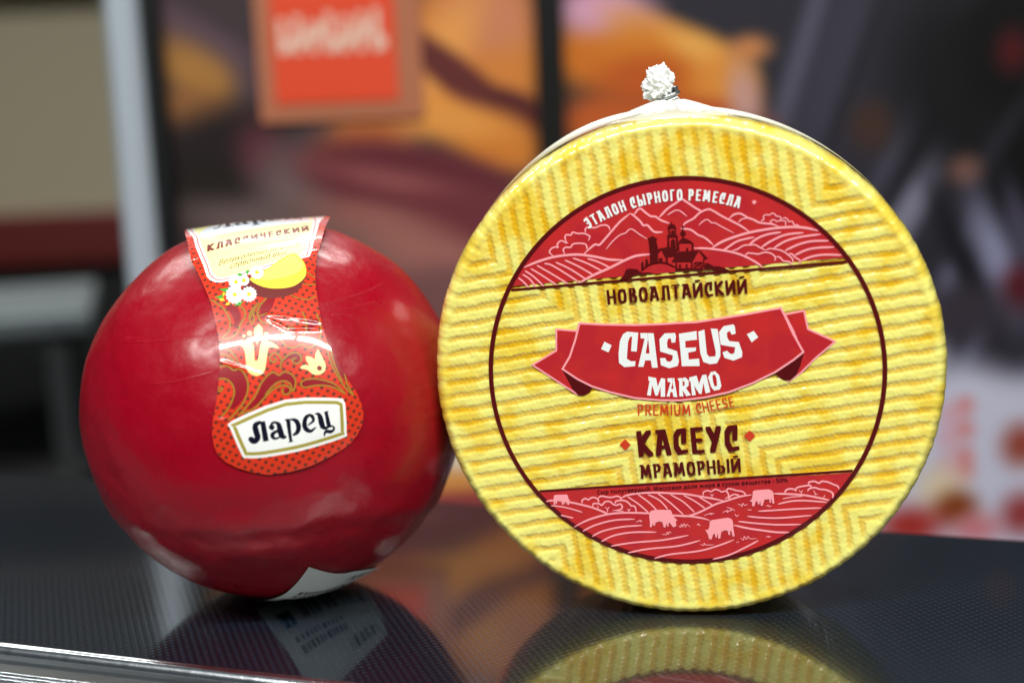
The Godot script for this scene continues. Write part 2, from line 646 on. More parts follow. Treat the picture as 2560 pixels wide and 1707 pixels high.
func promo_panels() -> void:
	var z := -1.4
	var black := paint_of(Color(0.006, 0.007, 0.008), 0.4)
	# left panel: cold cuts and cheese on a dark board
	var o := thing("promo_panel", "tall black framed poster of sliced meats and orange cheese, with the orange card", "poster", Vector3(-0.144, -0.72, z))
	var px := 420.0
	var im := Image.create(int(0.36 * px), int(1.32 * px), false, Image.FORMAT_RGB8)
	im.fill(Color8(72, 58, 60))
	paint_meats(im, px, Vector2(-0.324, 0.6))
	part("print", sheet(-0.18, 0.178, 0.0, 1.32, 0.001), poster_material(im), o)
	part("backing_board", box(Vector3(0.39, 1.34, 0.02), Vector3(-0.001, 0.66, -0.0105), 0.002), black, o)
	part("frame_side", box(Vector3(0.016, 1.34, 0.026), Vector3(-0.187, 0.66, 0.004), 0.002), black, o)
	part("frame_side", box(Vector3(0.013, 1.34, 0.026), Vector3(0.1845, 0.66, 0.004), 0.002), black, o)
	part("frame_foot", box(Vector3(0.358, 0.03, 0.024), Vector3(-0.001, -0.016, 0.004), 0.002), black, o)
	# the orange card fixed to it
	var card := thing("price_card", "square orange card with blurred white lettering on the left poster", "sign", Vector3(-0.155, 0.2305, z + 0.004))
	var sheet_st := box(Vector3(0.158, 0.142, 0.003), Vector3(0, 0.071, 0), 0.0)
	part("card_edge", sheet_st, paint_of(Color(0.44, 0.15, 0.075), 0.5), card)
	part("orange_field", box(Vector3(0.118, 0.118, 0.002), Vector3(-0.004, 0.076, 0.0025), 0.0), paint_of(Color(0.78, 0.065, 0.018), 0.5), card)
	pen_down(4.2)
	for k in 7:
		var x := -560.0 + k * 150.0
		var h: float = [330, 360, 300, 380, 340, 370, 400][k]
		for q in [[x, 640, x + 62, 640, x + 62, 640 + h, x, 640 + h], [x + 62, 660 + 60 * (k % 3), x + 118, 660 + 60 * (k % 3), x + 118, 780 + 60 * (k % 3), x + 62, 780 + 60 * (k % 3)]]:
			fill(q)
	pen_up("white_lettering", paint_of(Color(0.82, 0.62, 0.50), 0.5), card)
	# right panel: smoked meat on slate, a white sheet below
	o = thing("promo_panel", "wide poster of smoked meat on dark slate boards behind the yellow cheese wheel", "poster", Vector3(0.40, -0.72, z))
	im = Image.create(int(0.68 * px), int(1.32 * px), false, Image.FORMAT_RGB8)
	im.fill(Color8(46, 44, 54))
	paint_slate(im, px, Vector2(0.06, 0.6))
	part("print", sheet(-0.34, 0.34, 0.0, 1.32, 0.001), poster_material(im), o)
	part("backing_board", box(Vector3(0.706, 1.34, 0.02), Vector3(0, 0.66, -0.0105), 0.002), black, o)
	part("frame_side", box(Vector3(0.0125, 1.34, 0.026), Vector3(-0.3465, 0.66, 0.004), 0.002), black, o)
	part("frame_side", box(Vector3(0.0125, 1.34, 0.026), Vector3(0.3465, 0.66, 0.004), 0.002), black, o)
	part("frame_foot", box(Vector3(0.68, 0.03, 0.024), Vector3(0, -0.016, 0.004), 0.002), black, o)

func paint_meats(im: Image, px: float, origin: Vector2) -> void:
	blot(im, px, origin, Vector2(-0.278, 0.324), Vector2(0.074, 0.066), 0.00, Color8(66, 55, 60, 255), 0.4)
	blot(im, px, origin, Vector2(-0.256, 0.286), Vector2(0.114, 0.022), -0.66, Color8(92, 72, 82, 255), 0.4)
	blot(im, px, origin, Vector2(-0.292, 0.279), Vector2(0.057, 0.026), -0.61, Color8(168, 118, 62, 255), 0.7)
	blot(im, px, origin, Vector2(-0.289, 0.242), Vector2(0.052, 0.024), -0.26, Color8(150, 100, 58, 255), 0.7)
	blot(im, px, origin, Vector2(-0.215, 0.268), Vector2(0.039, 0.070), -0.52, Color8(80, 64, 72, 255), 0.6)
	blot(im, px, origin, Vector2(-0.262, 0.203), Vector2(0.083, 0.048), 0.09, Color8(38, 30, 32, 255), 0.5)
	blot(im, px, origin, Vector2(-0.296, 0.158), Vector2(0.052, 0.039), 0.00, Color8(34, 29, 27, 255), 0.5)
	blot(im, px, origin, Vector2(-0.237, 0.204), Vector2(0.026, 0.031), 0.00, Color8(88, 46, 54, 255), 0.8)
	blot(im, px, origin, Vector2(-0.196, 0.171), Vector2(0.052, 0.048), 0.35, Color8(112, 92, 92, 255), 0.7)
	blot(im, px, origin, Vector2(-0.234, 0.130), Vector2(0.105, 0.026), -0.17, Color8(104, 86, 86, 255), 0.7)
	blot(im, px, origin, Vector2(-0.025, 0.285), Vector2(0.083, 0.092), 0.00, Color8(212, 130, 62, 255), 0.4)
	blot(im, px, origin, Vector2(-0.007, 0.322), Vector2(0.052, 0.035), 0.00, Color8(205, 130, 95, 255), 0.7)
	blot(im, px, origin, Vector2(-0.059, 0.287), Vector2(0.026, 0.066), -0.61, Color8(232, 158, 84, 255), 0.8)
	blot(im, px, origin, Vector2(-0.039, 0.265), Vector2(0.087, 0.018), -0.70, Color8(100, 48, 46, 255), 0.4)
	blot(im, px, origin, Vector2(0.015, 0.234), Vector2(0.035, 0.017), -0.52, Color8(88, 40, 42, 255), 0.4)
	blot(im, px, origin, Vector2(-0.003, 0.201), Vector2(0.048, 0.031), -0.35, Color8(208, 125, 52, 255), 0.5)
	blot(im, px, origin, Vector2(-0.057, 0.229), Vector2(0.070, 0.020), -0.21, Color8(226, 150, 72, 255), 0.6)
	blot(im, px, origin, Vector2(-0.121, 0.219), Vector2(0.039, 0.026), -0.17, Color8(225, 160, 88, 255), 0.7)
	blot(im, px, origin, Vector2(-0.135, 0.207), Vector2(0.048, 0.031), 0.35, Color8(176, 96, 54, 255), 0.7)
	blot(im, px, origin, Vector2(-0.078, 0.162), Vector2(0.131, 0.042), -0.24, Color8(98, 42, 52, 255), 0.35)
	blot(im, px, origin, Vector2(-0.099, 0.167), Vector2(0.087, 0.013), -0.24, Color8(140, 76, 78, 255), 0.8)
	blot(im, px, origin, Vector2(-0.019, 0.121), Vector2(0.083, 0.035), -0.28, Color8(110, 50, 58, 255), 0.5)
	blot(im, px, origin, Vector2(-0.126, 0.134), Vector2(0.070, 0.017), -0.24, Color8(148, 92, 86, 255), 0.8)
	blot(im, px, origin, Vector2(-0.090, 0.094), Vector2(0.114, 0.031), -0.24, Color8(158, 102, 94, 255), 0.6)
	blot(im, px, origin, Vector2(-0.184, 0.093), Vector2(0.070, 0.035), -0.17, Color8(112, 86, 82, 255), 0.7)
	blot(im, px, origin, Vector2(-0.040, 0.052), Vector2(0.079, 0.031), -0.21, Color8(118, 78, 82, 255), 0.6)
	blot(im, px, origin, Vector2(-0.119, 0.020), Vector2(0.131, 0.048), 0.00, Color8(120, 80, 78, 255), 0.7)
	blot(im, px, origin, Vector2(-0.207, 0.006), Vector2(0.114, 0.061), 0.00, Color8(96, 70, 66, 255), 0.7)
	blot(im, px, origin, Vector2(-0.080, -0.057), Vector2(0.114, 0.052), 0.00, Color8(150, 110, 100, 255), 0.7)
	blot(im, px, origin, Vector2(-0.060, -0.108), Vector2(0.061, 0.026), 0.00, Color8(232, 215, 200, 255), 0.6)
	blot(im, px, origin, Vector2(-0.075, -0.139), Vector2(0.074, 0.017), 0.00, Color8(216, 150, 80, 255), 0.6)
	blot(im, px, origin, Vector2(-0.054, -0.158), Vector2(0.070, 0.013), 0.00, Color8(150, 60, 60, 255), 0.6)
	blot(im, px, origin, Vector2(-0.131, -0.192), Vector2(0.157, 0.031), 0.00, Color8(120, 96, 90, 255), 0.8)
	blot(im, px, origin, Vector2(-0.259, -0.109), Vector2(0.105, 0.070), 0.00, Color8(70, 55, 55, 255), 0.8)
	blot(im, px, origin, Vector2(-0.135, 0.475), Vector2(0.306, 0.100), 0.00, Color8(176, 184, 206, 255), 0.3)


func paint_slate(im: Image, px: float, origin: Vector2) -> void:
	blot(im, px, origin, Vector2(0.315, 0.243), Vector2(0.183, 0.026), 1.26, Color8(60, 58, 72, 255), 0.8)
	blot(im, px, origin, Vector2(0.286, 0.265), Vector2(0.218, 0.011), 1.26, Color8(84, 82, 100, 255), 0.8)
	blot(im, px, origin, Vector2(0.392, 0.186), Vector2(0.227, 0.017), 1.15, Color8(74, 72, 88, 255), 0.8)
	blot(im, px, origin, Vector2(0.384, 0.105), Vector2(0.157, 0.017), 1.05, Color8(122, 120, 140, 255), 0.6)
	blot(im, px, origin, Vector2(0.354, 0.106), Vector2(0.149, 0.006), 1.06, Color8(34, 32, 40, 255), 0.7)
	blot(im, px, origin, Vector2(0.328, 0.218), Vector2(0.183, 0.005), 1.22, Color8(36, 34, 42, 255), 0.7)
	blot(im, px, origin, Vector2(0.417, 0.197), Vector2(0.131, 0.006), 1.08, Color8(30, 29, 36, 255), 0.7)
	blot(im, px, origin, Vector2(0.463, 0.237), Vector2(0.087, 0.114), 0.35, Color8(22, 21, 25, 255), 0.5)
	blot(im, px, origin, Vector2(0.496, 0.277), Vector2(0.052, 0.066), 0.00, Color8(12, 12, 14, 255), 0.5)
	blot(im, px, origin, Vector2(0.494, 0.271), Vector2(0.019, 0.024), 0.00, Color8(74, 20, 24, 255), 0.9)
	blot(im, px, origin, Vector2(0.444, 0.124), Vector2(0.140, 0.011), 1.01, Color8(40, 38, 46, 255), 0.6)
	blot(im, px, origin, Vector2(0.437, 0.051), Vector2(0.105, 0.011), 1.12, Color8(110, 110, 134, 255), 0.7)
	blot(im, px, origin, Vector2(0.468, -0.003), Vector2(0.052, 0.009), 1.15, Color8(96, 96, 120, 255), 0.8)
	blot(im, px, origin, Vector2(0.499, 0.143), Vector2(0.087, 0.026), 1.08, Color8(14, 13, 16, 255), 0.5)
	blot(im, px, origin, Vector2(0.358, 0.204), Vector2(0.022, 0.026), 0.00, Color8(66, 46, 40, 255), 0.8)
	blot(im, px, origin, Vector2(0.450, 0.158), Vector2(0.018, 0.016), 0.00, Color8(110, 78, 70, 255), 0.8)
	blot(im, px, origin, Vector2(0.482, 0.071), Vector2(0.019, 0.066), 0.35, Color8(130, 130, 160, 255), 0.8)
	blot(im, px, origin, Vector2(0.510, 0.082), Vector2(0.013, 0.070), 0.28, Color8(70, 66, 84, 255), 0.6)
	blot(im, px, origin, Vector2(0.506, 0.039), Vector2(0.019, 0.024), 0.00, Color8(84, 20, 28, 255), 0.9)
	blot(im, px, origin, Vector2(0.449, 0.068), Vector2(0.013, 0.083), 0.42, Color8(26, 25, 32, 255), 0.6)
	blot(im, px, origin, Vector2(0.446, 0.015), Vector2(0.057, 0.035), 0.00, Color8(54, 48, 58, 255), 0.7)
	blot(im, px, origin, Vector2(0.105, 0.284), Vector2(0.070, 0.039), 0.00, Color8(205, 115, 40, 255), 0.5)
	blot(im, px, origin, Vector2(0.098, 0.326), Vector2(0.052, 0.026), 0.00, Color8(214, 158, 186, 255), 0.7)
	blot(im, px, origin, Vector2(0.139, 0.308), Vector2(0.044, 0.017), -0.35, Color8(214, 150, 110, 255), 0.7)
	blot(im, px, origin, Vector2(0.172, 0.265), Vector2(0.079, 0.039), -0.38, Color8(214, 128, 44, 255), 0.4)
	blot(im, px, origin, Vector2(0.198, 0.281), Vector2(0.048, 0.017), -0.49, Color8(232, 168, 84, 255), 0.7)
	blot(im, px, origin, Vector2(0.138, 0.258), Vector2(0.048, 0.026), 0.00, Color8(190, 88, 34, 255), 0.7)
	blot(im, px, origin, Vector2(0.214, 0.251), Vector2(0.031, 0.031), 0.00, Color8(220, 140, 60, 255), 0.7)
	blot(im, px, origin, Vector2(0.188, 0.219), Vector2(0.070, 0.020), -0.14, Color8(180, 74, 42, 255), 0.6)
	blot(im, px, origin, Vector2(0.235, 0.234), Vector2(0.017, 0.039), 0.17, Color8(196, 150, 140, 255), 0.8)
	blot(im, px, origin, Vector2(0.103, 0.218), Vector2(0.057, 0.031), 0.00, Color8(190, 90, 40, 255), 0.6)
	blot(im, px, origin, Vector2(0.240, 0.283), Vector2(0.022, 0.013), 0.00, Color8(200, 130, 80, 255), 0.8)
	blot(im, px, origin, Vector2(0.144, 0.157), Vector2(0.105, 0.039), 0.00, Color8(150, 70, 50, 255), 0.7)
	blot(im, px, origin, Vector2(0.230, 0.154), Vector2(0.070, 0.052), 0.00, Color8(56, 50, 62, 255), 0.7)
	blot(im, px, origin, Vector2(0.448, -0.110), Vector2(0.083, 0.079), 0.00, Color8(192, 192, 214, 255), 0.35)
	blot(im, px, origin, Vector2(0.507, -0.149), Vector2(0.083, 0.087), 0.00, Color8(192, 192, 214, 255), 0.35)
	blot(im, px, origin, Vector2(0.427, -0.165), Vector2(0.066, 0.070), 0.00, Color8(192, 192, 214, 255), 0.35)
	blot(im, px, origin, Vector2(0.546, -0.137), Vector2(0.087, 0.096), 0.00, Color8(192, 192, 214, 255), 0.35)
	blot(im, px, origin, Vector2(0.473, -0.227), Vector2(0.114, 0.048), 0.00, Color8(192, 192, 214, 255), 0.35)
	blot(im, px, origin, Vector2(0.182, -0.168), Vector2(0.114, 0.087), 0.00, Color8(192, 192, 214, 255), 0.35)
	blot(im, px, origin, Vector2(0.316, -0.151), Vector2(0.114, 0.087), 0.00, Color8(192, 192, 214, 255), 0.35)
	blot(im, px, origin, Vector2(0.412, -0.032), Vector2(0.026, 0.026), 0.00, Color8(170, 168, 190, 255), 0.8)
	blot(im, px, origin, Vector2(0.454, -0.079), Vector2(0.010, 0.010), 0.00, Color8(204, 120, 118, 255), 0.8)
	blot(im, px, origin, Vector2(0.439, -0.087), Vector2(0.013, 0.013), 0.00, Color8(204, 160, 176, 255), 0.9)
	blot(im, px, origin, Vector2(0.455, -0.104), Vector2(0.010, 0.010), 0.00, Color8(204, 120, 118, 255), 0.8)
	blot(im, px, origin, Vector2(0.439, -0.112), Vector2(0.013, 0.013), 0.00, Color8(204, 160, 176, 255), 0.9)
	blot(im, px, origin, Vector2(0.455, -0.131), Vector2(0.010, 0.010), 0.00, Color8(204, 120, 118, 255), 0.8)
	blot(im, px, origin, Vector2(0.440, -0.140), Vector2(0.013, 0.013), 0.00, Color8(204, 160, 176, 255), 0.9)
	blot(im, px, origin, Vector2(0.456, -0.147), Vector2(0.010, 0.010), 0.00, Color8(204, 120, 118, 255), 0.8)
	blot(im, px, origin, Vector2(0.440, -0.156), Vector2(0.013, 0.013), 0.00, Color8(204, 160, 176, 255), 0.9)
	blot(im, px, origin, Vector2(0.513, -0.122), Vector2(0.022, 0.024), 0.00, Color8(140, 60, 46, 255), 0.9)
	blot(im, px, origin, Vector2(0.515, -0.195), Vector2(0.023, 0.024), 0.00, Color8(140, 50, 52, 255), 0.9)
	blot(im, px, origin, Vector2(0.431, -0.165), Vector2(0.026, 0.026), 0.00, Color8(214, 196, 168, 255), 0.9)
	blot(im, px, origin, Vector2(0.447, -0.186), Vector2(0.024, 0.020), 0.00, Color8(128, 60, 28, 255), 0.7)
	blot(im, px, origin, Vector2(0.401, -0.203), Vector2(0.035, 0.022), 0.00, Color8(160, 46, 42, 255), 0.8)
	blot(im, px, origin, Vector2(0.468, -0.208), Vector2(0.026, 0.017), 0.00, Color8(196, 120, 130, 255), 0.8)
	blot(im, px, origin, Vector2(0.226, -0.184), Vector2(0.087, 0.026), 0.00, Color8(170, 80, 60, 255), 0.7)


func shop_behind() -> void:
	# floor and the beige wall far behind on the left
	var floor_m := paint_of(Color(0.05, 0.048, 0.046), 0.5)
	speckle(floor_m, 1.5, 0.02, 31)
	var f := part("floor", box(Vector3(9.0, 0.1, 9.0), Vector3(0, -0.90, -0.2)), floor_m)
	f.set_meta("kind", "structure")
	var plaster := paint_of(Color(0.022, 0.017, 0.012), 0.7)
	speckle(plaster, 3.0, 0.05, 33)
	var w := part("wall", box(Vector3(5.0, 3.6, 0.1), Vector3(-0.6, 0.94, -3.16)), plaster)
	w.set_meta("kind", "structure")
	var tiles := paint_of(Color(0.55, 0.49, 0.35), 0.7)
	speckle(tiles, 3.0, 0.03, 35)
	var panel := thing("wall_panel", "beige panel on the dark wall beyond the pale metal post", "wall panel", Vector3(-1.0, -0.85, -3.10))
	part("panel_board", box(Vector3(1.7, 1.50, 0.02), Vector3(0, 0.75, 0), 0.003), tiles, panel)
	# a shelf high on that wall keeps the lamps off its upper part
	var shelf := thing("wall_shelf", "dark brown shelf board above the beige wall panel", "shelf", Vector3(-0.95, 0.58, -2.93))
	part("board", box(Vector3(1.5, 0.03, 0.44), Vector3(0, 0.06, 0.07), 0.003), paint_of(Color(0.06, 0.035, 0.02), 0.5), shelf)
	part("bracket", box(Vector3(0.03, 0.1, 0.26), Vector3(-0.6, -0.006, -0.012), 0.003), paint_of(Color(0.06, 0.05, 0.045), 0.5), shelf)
	part("bracket", box(Vector3(0.03, 0.1, 0.26), Vector3(0.62, -0.006, -0.012), 0.003), paint_of(Color(0.06, 0.05, 0.045), 0.5), shelf)
	# aluminium post beside the left poster
	var alu := paint_of(Color(0.60, 0.68, 0.78), 0.32)
	alu.metallic = 0.35
	var post := thing("metal_post", "pale blue-grey metal post standing left of the black poster frame", "post", Vector3(-0.3565, -0.85, -1.39))
	part("upright", box(Vector3(0.032, 2.0, 0.035), Vector3(0, 1.0, 0), 0.006), alu, post)
	part("foot_plate", box(Vector3(0.11, 0.012, 0.16), Vector3(0, 0.006, 0), 0.002), alu, post)
	# cabinet with a red top edge under the wall
	var cab := thing("low_cabinet", "dark cabinet with a deep red fascia against the beige wall", "cabinet", Vector3(-1.1, -0.85, -2.86))
	part("red_fascia", box(Vector3(1.6, 0.095, 0.03), Vector3(0, 0.858, 0.24), 0.003), paint_of(Color(0.10, 0.006, 0.004), 0.5), cab)
	part("cabinet_top", box(Vector3(1.6, 0.02, 0.45), Vector3(0, 0.85, 0.0), 0.003), paint_of(Color(0.20, 0.16, 0.11), 0.5), cab)
	part("cabinet_body", box(Vector3(1.56, 0.82, 0.42), Vector3(0, 0.415, 0.0), 0.003), paint_of(Color(0.005, 0.006, 0.007), 0.6), cab)
	# steel table nearer by
	var brushed := paint_of(Color(0.22, 0.26, 0.28), 0.45)
	brushed.metallic = 0.4
	var table := thing("steel_table", "grey steel table top left of the red cheese ball, far back", "table", Vector3(-0.86, -0.825, -2.10), deg_to_rad(14.0))
	part("table_top", box(Vector3(0.42, 0.03, 0.34), Vector3(0.02, 0.775, 0), 0.004), brushed, table)
	for k in 4:
		part("leg", box(Vector3(0.03, 0.79, 0.03), Vector3(-0.14 + 0.32 * (k % 2), 0.37, -0.13 + 0.26 * (k / 2)), 0.003), paint_of(Color(0.05, 0.055, 0.06), 0.4), table)
	part("under_shelf", box(Vector3(0.38, 0.02, 0.30), Vector3(0.02, 0.25, 0), 0.003), paint_of(Color(0.008, 0.009, 0.010), 0.6), table)
	var bin_at := Vector3(-0.70, -0.85, -1.95)
	var bin := thing("storage_bin", "dull dark red bin under the grey steel table", "bin", bin_at)
	part("bin_body", box(Vector3(0.16, 0.56, 0.18), Vector3(0, 0.28, 0), 0.012), paint_of(Color(0.022, 0.008, 0.010), 0.6), bin)
	part("bin_lid", box(Vector3(0.17, 0.03, 0.19), Vector3(0, 0.576, 0), 0.01), paint_of(Color(0.012, 0.013, 0.015), 0.6), bin)


# ---------------------------------------------------------------- the cheese ball in red wax

func strip_edge(b: float, right: bool) -> float:
	var t: Array = RIGHT_EDGE if right else LEFT_EDGE
	if b * 1000.0 >= t[1]:
		return t[0] * 0.001
	for k in range(2, t.size(), 2):
		if b * 1000.0 >= t[k + 1]:
			return lerpf(t[k], t[k - 2], (b * 1000.0 - t[k + 1]) / (t[k - 1] - t[k + 1])) * 0.001
	return t[t.size() - 2] * 0.001

const LEFT_EDGE := [-345, 1250, -338, 1032, -325, 756, -294, 619, -264, 467, -253, 345, -246, 230, -255, 124, -271, 40, -292, -51, -318, -134, -330, -202, -328, -264, -312, -309, -279, -346, -232, -376, -169, -402, -90, -424]
const RIGHT_EDGE := [385, 1250, 366, 1126, 299, 808, 264, 682, 244, 571, 238, 482, 238, 360, 242, 263, 256, 179, 285, 96, 326, -4, 370, -89, 387, -145, 392, -201, 380, -254, 347, -302, 297, -346, 205, -381, 100, -410, -9, -423.5, -90, -424]


func crease(p: Vector2, a: Vector2, b: Vector2, wide: float) -> float:
	var q := Geometry2D.get_closest_point_to_segment(p, a, b)
	var d := p.distance_to(q) / wide
	var end := minf(q.distance_to(a), q.distance_to(b)) / 0.05
	return exp(-d * d) * clampf(end + 0.2, 0.0, 1.0)


var wax_lean := Basis(Vector3.RIGHT, deg_to_rad(-8.0)) * Basis(Vector3.BACK, deg_to_rad(-1.0))
var wax_big := noise(21, 0.9, 2)
var wax_mid := noise(22, 3.2, 3)


func wax_relief(d: Vector3) -> float:
	# how far the wax stands out from a true ball, in the ball's own leaning axes
	var ph := atan2(d.z, d.x)
	var e := 0.0010 * wax_big.get_noise_3dv(d * 1.3) + 0.0006 * wax_mid.get_noise_3dv(d)
	# the seam where the two halves of the mould met, soft and uneven, and the slacker underside
	var s := d.y + 0.545 + 0.022 * sin(ph * 2.0 + 2.6) + 0.010 * sin(ph * 5.0)
	var k := 0.65 + 0.5 * wax_mid.get_noise_3d(d.x * 1.4, 7.0, d.z * 1.4)
	e += k * (0.0004 * exp(-pow((s - 0.05) / 0.05, 2.0)) - 0.0006 * exp(-pow((s + 0.03) / 0.045, 2.0)))
	# a shallow dent on the right where the seam opens
	return e - 0.0008 * exp(-pow((d.y + 0.64) / 0.05, 2.0) - pow((ph - 0.2) / 0.22, 2.0))


func strip_point(a: float, b: float) -> Vector3:
	var dir := label_x * sin(a) + (label_up * sin(b) + label_front * cos(b)) * cos(a)
	var lift := clampf((b - 0.35) / 0.5, 0.0, 1.0) * 0.75
	return dir * (BALL_R + 0.0010 * wax_big.get_noise_3dv(wax_lean.inverse() * dir * 1.3) + 0.0008 + BALL_R * lift * (1.0 / cos(a) - 1.0))


func red_ball() -> void:
	var o := thing("red_cheese_ball", "round cheese in glossy dark red wax with a patterned strip label over its top", "cheese", BALL_AT)
	var lean := wax_lean
	var rows := 300
	var cols := 521
	var pos := PackedVector3Array()
	var uv := PackedVector2Array()
	pos.resize(rows * cols)
	uv.resize(rows * cols)
	for i in rows:
		var th := PI * i / (rows - 1)
		for j in cols:
			var ph := TAU * j / (cols - 1)
			var d := Vector3(sin(th) * cos(ph), cos(th), sin(th) * sin(ph))
			var world := lean * d
			var e := wax_relief(d)
			# nothing sinks below the belt
			var p := world * (BALL_R + e)
			p.y = maxf(p.y, -BALL_R + 0.0006)
			pos[i * cols + j] = lean.inverse() * p
			uv[i * cols + j] = Vector2(ph / TAU, th / PI)
	var wax := paint_of(Color(0.30, 0.0006, 0.011), 0.34, 0.32, 0.40, 0.26)
	wax_surface(wax, lean)
	var body := part("wax_body", grid_mesh(rows, cols, pos, uv, PackedColorArray(), true, true), wax, o)
	body.basis = lean
	body.position = Vector3(0, BALL_R, 0)
	# the strip label
	var im := Image.create(1024, 1930, false, Image.FORMAT_RGB8)
	im.fill(ORANGE_RED.linear_to_srgb())
	for j in range(-5, 100):
		for i in range(-2, 25):
			var c := Vector2(i * 50.0 + (25.0 if j % 2 else 0.0), j * 22.5)
			c = c.rotated(deg_to_rad(-9.0)) + Vector2(-60, 80)
			paint_polygon(im, PackedVector2Array([c + Vector2(-11, 2), c + Vector2(-1, -10), c + Vector2(11, -2), c + Vector2(1, 10)]), Color(0.12, 0.028, 0.014).linear_to_srgb())
	paint_ornaments(im)
	paint_plaques(im)
	paint_text(im, lettering("КЛАССИЧЕСКИЙ", Vector2(0.1, 0.09), 0.16), [Vector2(256, 572), Vector2(776, 440), Vector2(262, 500), Vector2(778, 362)], Color(0.20, 0.02, 0.01))
	paint_type(im, type_triangles("Великолепно нежный", "Droid Sans"), [Vector2(300, 700), Vector2(706, 617), Vector2(305, 654), Vector2(708, 578)], Color(0.16, 0.05, 0.015), 0.35)
	paint_type(im, type_triangles("сливочный вкус", "Droid Sans"), [Vector2(352, 741), Vector2(642, 678), Vector2(356, 694), Vector2(645, 636)], Color(0.16, 0.05, 0.015), 0.35)
	paint_polygon(im, PackedVector2Array([Vector2(230, 330), Vector2(250, 420), Vector2(800, 270), Vector2(800, 120), Vector2(300, 120)]), Color(0.74, 0.78, 0.86).linear_to_srgb())
	paint_type(im, type_triangles("Ларец", "Droid Serif", 700), [Vector2(300, 290), Vector2(760, 170), Vector2(300, 110), Vector2(750, 0)], INK)
	var film := paint_of(Color.WHITE, 0.3, 0.5, 1.0, 0.05)
	film.albedo_texture = ImageTexture.create_from_image(im)
	film.texture_repeat = false
	var n_b := 560
	var n_a := 200
	var lp := PackedVector3Array()
	var lu := PackedVector2Array()
	var wobble := noise(40, 9.0, 2)
	for i in n_b:
		var f := i / float(n_b - 1)
		var b := lerpf(-0.424, 1.36, f if f > 0.03 else f * f / 0.03 * 0.5 + f * 0.5)
		var l := strip_edge(b, false)
		var r := strip_edge(b, true)
		for j in n_a:
			var a := lerpf(l, r, j / float(n_a - 1))
			var q := Vector2(a, b)
			var h := 0.00005 * wobble.get_noise_2d(a * 0.5, b * 0.5)
			for c in CREASES:
				h += c[4] * crease(q, Vector2(c[0], c[1]) * 0.001, Vector2(c[2], c[3]) * 0.001, c[5])
			var p := strip_point(a, b)
			lp.append(p + p.normalized() * h)
			lu.append(Vector2((512.0 + a * PX_PER_RAD) / 1024.0, (1.38 - b) * PX_PER_RAD / 1930.0))
	var strip := part("strip_label", grid_mesh(n_b, n_a, lp, lu, PackedColorArray(), true), film, o)
	strip.position = Vector3(0, BALL_R, 0)
	strip.set_meta("label", "orange-red strip label with ornaments, flowers and white name plate")
	# price sticker on the underside
	var tag_im := Image.create(512, 320, false, Image.FORMAT_RGB8)
	tag_im.fill(Color8(226, 232, 230))
	var rng := RandomNumberGenerator.new()
	rng.seed = 5
	var x := 150
	while x < 470:
		var w := rng.randi_range(3, 11)
		tag_im.fill_rect(Rect2i(x, 215, w, 78), Color8(22, 24, 34))
		x += w + rng.randi_range(4, 12)
	x = 60
	while x < 300:
		var w := rng.randi_range(8, 20)
		tag_im.fill_rect(Rect2i(x, 118, w, 24), Color8(40, 42, 52))
		tag_im.fill_rect(Rect2i(x, 154, w - 3, 18), Color8(40, 42, 52))
		x += w + rng.randi_range(5, 9)
	for k in 14:
		tag_im.fill_rect(Rect2i(280 + k * 13 + k % 3 * 3, 44, 4 + k % 4 * 2, 46), Color8(34, 36, 46))
	tag_im.fill_rect(Rect2i(50, 205, 60, 60), Color8(40, 42, 50))
	var paper := paint_of(Color.WHITE, 0.55)
	paper.albedo_texture = ImageTexture.create_from_image(tag_im)
	paper.texture_repeat = false
	var sp := PackedVector3Array()
	var su := PackedVector2Array()
	for i in 40:
		for j in 60:
			var u := i / 39.0
			var v := j / 59.0
			var d: Vector3 = (Vector3(-0.13, -0.965, 0.27).lerp(Vector3(0.40, -0.90, -0.10), v)).lerp(Vector3(0.2373, -0.623, 0.7454).lerp(Vector3(0.5445, -0.785, 0.2834), v), u).normalized()
			var q := d * (BALL_R + wax_relief(wax_lean.inverse() * d) + 0.0014 + 0.0008 * sin(v * 7.0) * u + 0.0009 * pow(u, 6.0) * pow(v, 4.0))
			q.y = maxf(q.y, -BALL_R + 0.0002)
			sp.append(q)
			su.append(Vector2(v, 1.0 - u))
	var tag := part("price_sticker", grid_mesh(40, 60, sp, su, PackedColorArray()), paper, o)
	tag.position = Vector3(0, BALL_R, 0)
	tag.set_meta("label", "white price sticker with a barcode under the ball")


